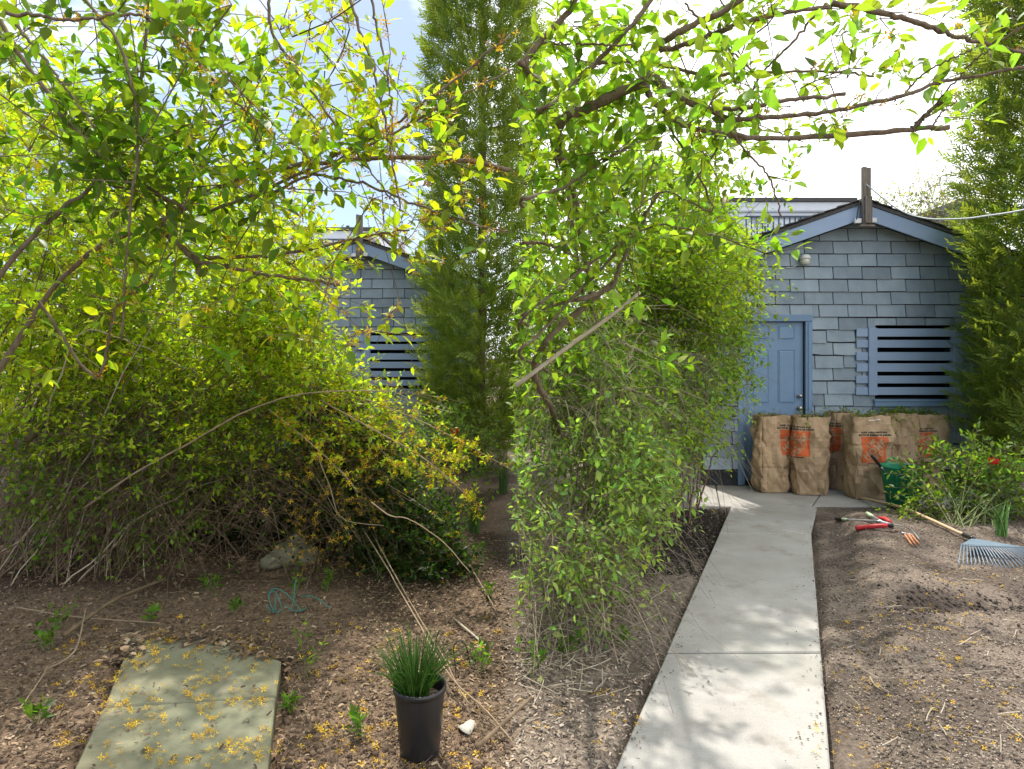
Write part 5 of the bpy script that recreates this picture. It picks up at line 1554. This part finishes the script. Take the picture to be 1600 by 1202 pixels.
# ------------------------------------------------------------------ right bed plants
def leafy_bush(name, label, cat, base, ells, n, color, size, L=(.12, .3), stems=14, part=0, nodes=3, shell=.35, droop=.1):
    t = tag(empty(name, base), label, cat)
    p = Plant()
    base = np.array(base, float)
    for e in ells:
        fill(p, int(n * e[3] * e[4] / 2500), e, color, size, L, nodes=nodes, shell=shell, r=.003, droop=droop, up=.5)
        c = P(*e[:3])
        for k in range(stems // len(ells) + 1):
            top = c + RNG.normal(0, 1, 3) * np.array([e[3] * e[2] / F * .5, e[5] * .5, e[4] * e[2] / F * .4])
            b = base + np.array([RNG.normal(0, .06), RNG.normal(0, .05), -.03])
            tube_obj('stem', [b, (b + top) / 2 + np.array([0, 0, .05]), top], .007, .004, MATS['green_stem'], t, n=10, sides=5, caps=False)
    p.build(t, part_leaves=part, bignear=.007)
    return t
mat('green_stem', (.12, .16, .05), (.2, .22, .08), 8, .6)
gp = gz(1500, 822)
leafy_bush('peony_bush', 'spreading light green peony bush in front of the tall cedar', 'bush', gp,
           [(1470, 755, 6.3, 48, 42, .3), (1510, 735, 6.4, 40, 40, .3), (1560, 760, 6.3, 50, 50, .3), (1600, 770, 6.3, 40, 50, .3)], 150, (.15, .25, .04), .062, part=120)
gp = gz(1445, 812)
leafy_bush('leafy_sprout', 'low bright green shoot beside the rake handle', 'plant', gp, [(1440, 800, 6.1, 24, 18, .12), (1425, 815, 6.1, 14, 10, .1)], 170, (.19, .30, .03), .055, stems=6)
gp = gz(1545, 822)
leafy_bush('pale_leaf_plant', 'pale blue-green leafy plant under the peony by the cedar', 'plant', gp, [(1525, 800, 6.1, 22, 16, .12), (1550, 790, 6.1, 22, 20, .12)], 110, (.17, .25, .10), .06, stems=6)
gp = gz(1480, 812)
leafy_bush('low_plant', 'dark low leaves between the bucket and the peony stems', 'plant', gp, [(1475, 806, 6.3, 30, 10, .12)], 120, (.08, .15, .035), .05, stems=4)

def tulip(px, py, Y, label, s=.035):
    c = P(px, py, Y)
    t = tag(empty('red_flower', (c[0], c[1], 0)), label, 'flower')
    tube_obj('stem', [(c[0] + .03, c[1], -.02), (c[0] + .01, c[1], c[2] * .5), (c[0], c[1], c[2] - s * .6)], .005, .004, MATS['green_stem'], t, n=8, sides=6)
    for k in range(6):
        a = k * math.pi / 3
        d = np.array([math.cos(a), math.sin(a), 0]); q = np.array([-d[1], d[0], 0])
        z = np.array([0, 0, 1.0])
        o = c - z * s * .7
        rows = [(0.05, 0.0, .1), (.75, .5, .55), (.95, 1.1, .5), (.8, 1.7, .12)]
        V = []
        for (r, h, w) in rows:
            V += [o + d * r * s + z * h * s - q * w * s, o + d * r * s * 1.1 + z * h * s, o + d * r * s + z * h * s + q * w * s]
        Fc = []
        for i in range(3):
            for j in range(2): Fc.append((i * 3 + j, i * 3 + j + 1, (i + 1) * 3 + j + 1, (i + 1) * 3 + j))
        mesh_py('petal', np.array(V), Fc, M_REDFLOWER, t, smooth=True)
tulip(1552, 723, 6.2, 'single red flower above the peony bush beside the cedar', .046)
tulip(711, 676, 6.6, 'small red flower among green leaves behind the yellow blossoms', .04)

def sword_clump(px, py, n, hgt, label, name='iris_clump', spread=.35, color=(.06, .13, .035), w=.014):
    g = gz(px, py)
    t = tag(empty(name, g), label, 'plant')
    m = mat(name + '_leaf', tuple(np.array(color) * .85), tuple(np.array(color) * 1.3), 9, .5, objrand=.2)
    for i in range(n):
        a = R0.uniform(0, 6.28); s = R0.uniform(0, spread); hh = hgt * R0.uniform(.65, 1.1)
        b = g + np.array([R0.uniform(-.05, .05), R0.uniform(-.04, .04), -.01])
        d = np.array([math.cos(a) * s, math.sin(a) * s * .6, 0])
        q = nrm(np.array([-math.sin(a) + R0.uniform(-.4, .4), .5 * math.cos(a), 0]) + np.array([.3, 0, 0]))
        V = []
        for k in range(6):
            u = k / 5
            c = b + np.array([0, 0, hh]) * (u - .25 * s * u * u * 2) + d * hh * u * u * 1.5
            ww = w * (1 - u ** 2.2) * (1 if u > .05 else .8) + .0006
            V += [c - q * ww, c + np.array([0, -.003, 0]), c + q * ww]
        Fc = []
        for k in range(5):
            for j in range(2): Fc.append((k * 3 + j, k * 3 + j + 1, (k + 1) * 3 + j + 1, (k + 1) * 3 + j))
        mesh_py('leaf', np.array(V), Fc, m, t, smooth=True)
    return t
sword_clump(1562, 836, 26, .34, 'clump of narrow upright green leaves at the foot of the peony', spread=.5, color=(.09, .19, .04), w=.010)
sword_clump(740, 832, 22, .42, 'fan of stiff iris leaves growing from the bare tan soil', spread=.4, color=(.07, .14, .035))
sword_clump(786, 770, 14, .40, 'iris leaves behind the lone iris fan near the cedar foot', spread=.3, color=(.08, .14, .04))

# left bed plants
leafy_bush('peony_bush', 'sunlit pale green bush at the cedar foot behind trailing yellow blossoms', 'bush', G(680, 770),
           [(650, 700, 6.8, 55, 42, .35), (700, 680, 6.9, 50, 35, .35), (740, 720, 6.8, 40, 35, .3), (620, 760, 6.3, 40, 40, .3)], 170, (.17, .26, .05), .055, stems=16)
leafy_bush('leafy_sprout', 'light green young plant beside the stiff iris fan', 'plant', gz(712, 822), [(710, 800, 6.2, 14, 20, .08)], 170, (.2, .3, .06), .06, stems=4)
leafy_bush('edge_plant', 'green leaves growing between the cedar and the long hedge', 'plant', G(785, 745), [(775, 700, 8.0, 30, 35, .3)], 130, (.14, .22, .03), .05, stems=5)

SEED = [(78, 1015, 'seedling on dark litter beside the slabs, upright and bushy', 5, .16), (90, 985, 'leafy weed at the thicket edge among bare canes', 4, .2), (60, 1130, 'small weed in the litter beside the slab edge', 4, .12),
        (365, 960, 'green sprout just beyond the end of the slabs', 4, .12), (510, 925, 'sprig beside the green wire hoop', 4, .16), (480, 1060, 'slender seedling with lobed leaves on sunny litter', 3, .34),
        (560, 1150, 'low weed between the slab and black pot', 4, .10), (750, 1050, 'leafy weed with pale petals behind the black pot', 6, .16), (770, 935, 'tiny sprout on bare soil near the yellow branch', 3, .1),
        (330, 925, 'sunlit weed in the hollow entrance', 5, .14), (455, 935, 'broad-leaved sprout inside the green wire hoop', 3, .24), (590, 905, 'sprig at the foot of the dark shrub flank', 5, .2), (235, 975, 'weed by a fallen bough beyond the slabs', 4, .12), (465, 1110, 'weed hugging the slab corner on brown litter', 4, .08),
        (885, 1030, 'weed below the hedge near the long pale path', 5, .16), (830, 1055, 'low shoot at the hedge foot on bare litter', 5, .18), (970, 1010, 'small sprout beside the long pale path edge', 4, .12)]
for (px, py, lab, ns, hh) in SEED:
    g = gz(px, py)
    t = tag(empty('weed_seedling', g), lab, 'weed', 'weeds and seedlings in the litter')
    p = Plant()
    d = nrm(np.array([[RNG.uniform(-.5, .5), RNG.uniform(-.4, .4), 1.0] for _ in range(ns)]))
    p.twigs(np.repeat(g[None], ns, 0) + RNG.normal(0, .012, (ns, 3)) * np.array([1, 1, 0]) - np.array([0, 0, .01]), d, RNG.uniform(.6, 1.1, ns) * hh, nodes=3, size=.05, color=(.13, .24, .03), r=.0025, droop=.05, tipbias=.8)
    p.build(t, twig_mat=MATS['green_stem'])

# ------------------------------------------------------------------ black nursery pot with chives
gpot = gz(651, 1198)
pot = tag(empty('nursery_pot', (gpot[0], gpot[1] + .09, gpot[2])), 'tall black plastic nursery pot standing on sunlit litter', 'pot')
pc0 = (gpot[0], gpot[1] + .09, gpot[2])
lathe('pot_body', [(.001, .0), (.078, .0), (.082, .01), (.104, .26), (.104, .264), (.111, .266), (.112, .288), (.106, .29), (.101, .285), (.098, .25), (.08, .03), (.001, .03)], M_BLACKP, pot, pc0, 44)
lathe('potting_soil', [(.001, .235), (.06, .24), (.0975, .23)], M_POTSOIL, pot, pc0, 24)
chv = tag(empty('chive_clump', (pc0[0], pc0[1], pc0[2] + .23)), 'thick tuft of green chives growing in the black pot', 'plant')
n_ = 240
a = RNG.uniform(0, 6.28, n_); rr = .055 * RNG.random(n_) ** .5
b = np.stack([pc0[0] - .022 + rr * np.cos(a), pc0[1] + rr * np.sin(a), np.full(n_, pc0[2] + .232)], -1)
d = nrm(np.stack([np.cos(a) * RNG.uniform(0, .45, n_), np.sin(a) * RNG.uniform(0, .45, n_), np.ones(n_)], -1))
L_ = RNG.uniform(.14, .30, n_)
t = np.linspace(0, 1, 6)
bend = nrm(np.stack([np.cos(a), np.sin(a), -.5 * np.ones(n_)], -1)) * (RNG.uniform(0, .5, n_) * L_)[:, None]
Pk = b[:, None] + d[:, None] * (L_[:, None] * t[None])[:, :, None] + bend[:, None] * (t ** 2.2)[None, :, None]
V, Fc = tubes(Pk, np.full((n_, 1), .0022) * np.array([[1, 1, .95, .85, .65, .25]]), 4)
cc = np.repeat(col_var(n_, (.075, .17, .025), .35), 24, 0)
tag(mesh_np('blades', V, Fc, attr_mat('chive', .45, .2), chv, col=cc, smooth=True), kind='stuff')

# ------------------------------------------------------------------ small things on the left ground
gs = gz(447, 888)
st = tag(empty('garden_stone', gs), 'pale lumpy stones lying in the dark hollow mouth', 'stone')
for (dx, dy, dz, sx, sy, sz) in ((0, .1, .08, .15, .12, .10), (.10, .12, .06, .13, .1, .09), (-.12, .02, .04, .09, .08, .06), (.02, .18, .15, .08, .08, .07)):
    bm = bmesh.new(); bmesh.ops.create_icosphere(bm, subdivisions=3, radius=1)
    for v in bm.verts:
        q = v.co.copy(); k = 1 + .22 * mnoise.noise(q * 1.7 + Vector((dx * 30, dy * 9, 0))) + .06 * mnoise.noise(q * 5)
        v.co = Vector((q.x * sx * k + dx, q.y * sy * k + dy, q.z * sz * k + dz))
    me = bpy.data.meshes.new('stone_lump'); bm.to_mesh(me); bm.free()
    for p in me.polygons: p.use_smooth = True
    me.materials.append(M_STONE); link('stone_lump', me, None, st)

wr = tag(empty('wire_hoops', gz(450, 960)), 'tangle of thin green wire hoops by the dark hollow', 'wire')
for line in ([(428, 968, .0), (420, 935, .08), (424, 922, .10), (436, 921, .10), (455, 935, .04), (470, 960, .0)], [(430, 962, .0), (430, 940, .09), (431, 931, .12)], [(455, 958, .0), (459, 935, .10), (462, 905, .22)],
             [(445, 945, .02), (455, 958, .01), (470, 962, .01), (478, 950, .05)], [(470, 932, .05), (485, 931, .07), (500, 938, .03), (515, 950, .0)], [(415, 945, .02), (424, 962, .0), (440, 958, .03), (430, 925, .10), (418, 930, .09)]):
    P3 = []
    for (px, py, z) in line:
        p = G(px, 955 + (py - 955) * .25); P3.append(np.array([(px - CX) * p[1] / F, p[1], max(.01, H - (py - HY) * p[1] / F)]))
    tube_obj('hoop', P3, .003, .003, M_WIRE, wr, n=26, sides=6)
w2 = tag(empty('wire_hoop', gz(720, 1040)), 'dark wire hoop arching from the soil behind the pot', 'wire')
tube_obj('hoop', [gz(712, 1040, -.02), P(709, 1012, 3.38), P(718, 1001, 3.38), P(728, 1010, 3.38), P(735, 1040, 3.4)], .003, .003, M_BLACKP, w2, n=24, sides=6)
tube_obj('stake', [gz(683, 1045, -.02), P(681, 1005, 3.4), P(686, 985, 3.4)], .003, .003, M_BLACKP, w2, n=14, sides=6)
tag(tube_obj('bamboo_stick', [gz(709, 969, .01), gz(760, 1013, .012)], .007, .007, M_CANE, n=6, sides=8), 'short pale bamboo stick lying on bare soil', 'stick')
tg = gz(728, 1140, .012)
a = np.linspace(0, 2 * math.pi, 13)[:-1]
V = np.array([tg + np.array([.036 * math.cos(t) * (1 + .18 * math.sin(3 * t)), .05 * math.sin(t) * (1 + .12 * math.cos(2 * t)), .012 * math.sin(2 * t)]) for t in a] + [tg + np.array([0, 0, .012])])
V = np.vstack([V, V - np.array([0, 0, .003])])
Fc = [(i, (i + 1) % 12, 12) for i in range(12)] + [(13 + (i + 1) % 12, 13 + i, 25) for i in range(12)] + [(i, 13 + i, 13 + (i + 1) % 12, (i + 1) % 12) for i in range(12)]
tag(mesh_py('paper_scrap', V, Fc, mat('dull_scrap', (.42, .39, .33), (.55, .51, .44), 20, .8), smooth=True), 'whitish curled scrap on the litter beside the black pot', 'scrap')
CANES = [
    ([(560, 885, .35), (600, 930, .22), (650, 1000, .12), (700, 1080, .08), (760, 1130, .05), (800, 1172, .03)], .005, 'long dry forked cane arching over the chives'),
    ([(575, 880, .3), (640, 975, .14), (690, 1050, .09), (730, 1110, .04), (800, 1165, .02)], .004, 'second thin dry cane running beside the black pot'),
    ([(745, 1180, .02), (790, 1145, .04), (830, 1110, .05)], .011, 'stout brown cane lying in the corner past the pot'),
    ([(725, 880, .05), (760, 935, .03), (775, 960, .02)], .005, 'pale cane lying on the far bare soil'),
    ([(100, 1010, .05), (180, 965, .10), (260, 920, .06)], .014, 'fallen bough lying in dark litter beyond the slabs'),
    ([(25, 965, .06), (120, 978, .05), (250, 983, .03)], .005, 'long straight twig across the dark litter'),
    ([(30, 1120, .03), (60, 1080, .04), (75, 1060, .06)], .004, 'short pale twig in the dark litter corner'),
    ([(70, 1062, .04), (115, 1050, .10), (130, 1010, .14), (133, 995, .15)], .005, 'curved tan cane rising from the dark litter'),
    ([(165, 1118, .03), (230, 1114, .055), (300, 1108, .055), (420, 1094, .055)], .005, 'thin dark twig lying along the slab joint'),
    ([(205, 1075, .06), (232, 1038, .07)], .005, 'short stick lying on the first slab'),
]
for (line, r, lab) in CANES:
    tag(tube_obj('fallen_cane', [gz(px, py, z + r) for (px, py, z) in line], r, r * .7, M_TAN if r < .01 else M_TWIG, n=22, sides=6, wob=.001), lab, 'cane', 'dry canes lying about')

# ------------------------------------------------------------------ litter (nobody could count it)
def scatter_px(n, x0, x1, y0, y1, power=1.0):
    """random soil points, denser where the soil is near"""
    Y0, Y1 = H * F / (y1 - HY), H * F / (y0 - HY)
    u = RNG.random(n)
    Y = Y0 * (Y1 / Y0) ** u
    X = (RNG.uniform(x0, x1, n) - CX) * Y / F
    return X, Y
def flat_dist(X, Y, quads):
    d = np.full(X.shape, -1e9)
    for q in quads: d = np.maximum(d, in_poly_dist(X, Y, q))
    return d
def litter(name, label, X, Y, size, width, palette, proto=(STRIP_V, STRIP_F), lift=.004, tilt=.35, cat='litter'):
    n = len(X)
    z = ground_h(X, Y)
    onp = flat_dist(X, Y, ALLQ) > .0; z = np.where(onp, .004, z)
    onl = flat_dist(X, Y, left_quads) > .0; z = np.where(onl, .04, z)
    pos = np.stack([X, Y, z + lift], -1)
    a = RNG.uniform(0, 6.28, n)
    d = np.stack([np.cos(a), np.sin(a), RNG.normal(0, tilt * .6, n)], -1)
    up = nrm(np.array([0, 0, 1.0]) + RNG.normal(0, tilt, (n, 3)))
    s = RNG.uniform(size[0], size[1], n)
    v, f = inst(proto[0], proto[1], pos, frames(d, up), s, RNG.uniform(width[0], width[1], n) if width else None)
    pal = np.array(palette); c = pal[RNG.integers(0, len(pal), n)] * (1 + RNG.uniform(-.3, .3, (n, 1)))
    o = mesh_np(name, v, f, M_LITTER if 'petal' not in name else M_PETAL, col=np.repeat(c, len(proto[0]), 0))
    return tag(o, label, cat, kind='stuff')
BROWN = [(.20, .13, .08), (.15, .095, .058), (.29, .20, .125), (.10, .065, .04), (.36, .27, .18), (.07, .05, .033), (.12, .08, .05)]
GREYB = [(.30, .25, .20), (.20, .16, .125), (.40, .34, .28), (.11, .085, .068), (.34, .26, .18), (.07, .055, .045)]
X, Y = scatter_px(26000, -20, 790, 830, 1330)
m = (flat_dist(X, Y, left_quads) < -.0) | (RNG.random(len(X)) < .05)
m &= RNG.random(len(X)) < np.where(X > -1.0 * Y / 5, .85, 1.0)
litter('leaf_litter', 'brown dead leaf and twig litter around the mossy slabs', X[m], Y[m], (.008, .032), (.12, .45), BROWN, tilt=.5)
X, Y = scatter_px(2600, 150, 460, 975, 1040)
q_ = np.abs(flat_dist(X, Y, left_quads)); m = (RNG.random(len(X)) < np.exp(-(q_ / .10) ** 2)) & (Y > 3.15)
litter('slab_litter', 'dead leaves drifted over the far end of the mossy slabs', X[m], Y[m], (.014, .05), (.15, .6), BROWN, lift=.008)
X, Y = scatter_px(9000, 560, 800, 740, 1330)
litter('bark_crumbs', 'fine tan crumbs on the sunny soil by the iris', X, Y, (.006, .02), (.2, .6), BROWN)
X, Y = scatter_px(14000, 790, 1180, 800, 1330)
m = (flat_dist(X, Y, ALLQ) < .0)
litter('hedge_litter', 'dry twig litter between the hedge and the long pale path', X[m], Y[m], (.008, .03), (.12, .45), GREYB)
X, Y = scatter_px(26000, 1240, 1640, 795, 1330)
m = (flat_dist(X, Y, ALLQ) < .015) & (X > 1.5)
wp = np.exp(-((Y - 4.05 - .12 * np.sin(X * 5)) / .2) ** 2) * sstep(2.3, 2.6, X)
m &= RNG.random(len(X)) > .85 * wp
litter('soil_crumbs', 'loose crumbs and chips on the dug right-hand bed', X[m], Y[m], (.003, .011), (.25, .7), GREYB)
X, Y = scatter_px(9000, 940, 1330, 800, 1330)
q_ = flat_dist(X, Y, MAINQ[:1]); m = (q_ > 0) & (RNG.random(len(X)) < .55 * np.exp(-q_ / (.025 + .05 * fbm(X * 3, Y * 3, 91))) + .006)
litter('path_crumbs', 'few dark soil crumbs dropped on the long pale path', X[m], Y[m], (.004, .013), (.3, .9), [(.06, .045, .035), (.14, .1, .07), (.2, .16, .12)], lift=.003)
# clods: small faceted lumps along the bed
bm = bmesh.new(); bmesh.ops.create_icosphere(bm, subdivisions=1, radius=.5)
CV = np.array([v.co[:] for v in bm.verts]) * (1 + RNG.uniform(-.25, .25, (len(bm.verts), 1))); CF = np.array([[v.index for v in f.verts] for f in bm.faces]); bm.free()
def clods(name, label, X, Y, size, palette):
    n = len(X); pos = np.stack([X, Y, ground_h(X, Y) + .002], -1)
    s = RNG.uniform(size[0], size[1], n) * (RNG.random(n) ** 1.5 + .35)
    v, f = inst(CV, CF, pos, frames(rand_dir(n), rand_dir(n)), s)
    pal = np.array(palette); c = pal[RNG.integers(0, len(pal), n)] * (1 + RNG.uniform(-.3, .3, (n, 1)))
    return tag(mesh_np(name, v, f, M_LITTER, col=np.repeat(c, len(CV), 0)), label, 'soil', kind='stuff')
X, Y = scatter_px(6500, 1240, 1640, 800, 1330)
m = (flat_dist(X, Y, ALLQ) < -.01) & (X > 1.5)
wp = np.exp(-((Y - 4.05 - .12 * np.sin(X * 5)) / .2) ** 2) * sstep(2.3, 2.6, X)
m &= RNG.random(len(X)) > .9 * wp
clods('soil_clods', 'small grey-brown soil clods on the dug right-hand bed', X[m], Y[m], (.006, .022), [(.17, .135, .107), (.20, .16, .13), (.12, .095, .075)])
X = RNG.uniform(2.25, 3.6, 900); Y = 4.05 + .12 * np.sin(X * 5) + RNG.normal(0, .12, 900)
m = RNG.random(900) < sstep(2.25, 2.6, X)
clods('furrow_clods', 'dark damp clods in the dug furrow of the right-hand bed', X[m], Y[m], (.007, .026), [(.06, .046, .037), (.075, .058, .047), (.03, .023, .02)])
X, Y = scatter_px(2500, 990, 1160, 785, 900)
m = (flat_dist(X, Y, ALLQ) < -.01)
clods('damp_clods', 'dark damp soil clods between hedge and hut apron', X[m], Y[m], (.012, .04), [(.035, .027, .022), (.055, .042, .034), (.02, .016, .014)])
X, Y = scatter_px(5000, 0, 795, 840, 1330)
m = (flat_dist(X, Y, left_quads) < -.02)
clods('left_clods', 'brown soil clods under the leaf litter', X[m], Y[m], (.012, .03), [(.17, .115, .075), (.10, .068, .045)])
# long thin twigs lying about
def lying_twigs(name, label, X, Y, L, r, mt):
    n = len(X); a = RNG.uniform(0, 6.28, n); Ls = RNG.uniform(L[0], L[1], n)
    z = ground_h(X, Y) + .012 + RNG.random(n) * .02
    t = np.linspace(-.5, .5, 5)
    side = np.stack([-np.sin(a), np.cos(a), 0 * a], -1)
    Pk = np.stack([X, Y, z], -1)[:, None] + np.stack([np.cos(a), np.sin(a), RNG.normal(0, .08, n)], -1)[:, None] * (Ls[:, None] * t[None])[:, :, None] + side[:, None] * (RNG.normal(0, .15, n) * Ls)[:, None, None] * (t ** 2)[None, :, None]
    V, Fc = tubes(Pk, np.full((n, 5), r) * RNG.uniform(.6, 1.6, (n, 1)), 4)
    return tag(mesh_np(name, V, Fc, mt, smooth=True), label, 'twigs', kind='stuff')
X, Y = scatter_px(430, -20, 780, 860, 1330); m = (flat_dist(X, Y, left_quads) < .0) | (RNG.random(len(X)) < .06)
lying_twigs('fallen_twigs', 'thin fallen twigs strewn over the brown leaf litter', X[m], Y[m], (.06, .26), .0016, M_TWIG)
X, Y = scatter_px(130, 810, 1040, 890, 1100); m = flat_dist(X, Y, ALLQ) < -.15
lying_twigs('hedge_twigs', 'thin dry twigs strewn at the hedge foot', X[m], Y[m], (.08, .35), .0018, M_CANE)
X, Y = scatter_px(45, 1300, 1640, 830, 1330); m = flat_dist(X, Y, ALLQ) < -.1
lying_twigs('bed_twigs', 'few short pale twigs on the dug bed', X[m], Y[m], (.05, .16), .002, M_CANE)
# fallen forsythia petals
def petal_clusters(nc, per, x0, x1, y0, y1, sd):
    X, Y = scatter_px(nc, x0, x1, y0, y1)
    X = np.repeat(X, per) + RNG.normal(0, sd, nc * per); Y = np.repeat(Y, per) + RNG.normal(0, sd, nc * per)
    return X, Y
YEL = [(.78, .50, .02), (.70, .42, .02), (.82, .58, .05), (.55, .32, .03)]
X, Y = petal_clusters(170, 5, 90, 780, 960, 1210, .022)
X2, Y2 = petal_clusters(60, 5, 150, 440, 1000, 1205, .03)
litter('fallen_petals', 'fallen yellow forsythia petals on the mossy slabs and litter', np.concatenate([X, X2]), np.concatenate([Y, Y2]), (.010, .020), None, YEL, proto=(FLOW_V, FLOW_F), lift=.004, tilt=.5, cat='petals')
X, Y = petal_clusters(95, 4, 1290, 1600, 900, 1210, .03)
X2, Y2 = petal_clusters(14, 3, 810, 1010, 960, 1200, .02)
litter('bed_petals', 'scattered yellow petals on the dug right-hand bed', np.concatenate([X, X2]), np.concatenate([Y, Y2]), (.008, .016), None, YEL, proto=(FLOW_V, FLOW_F), lift=.004, tilt=.5, cat='petals')
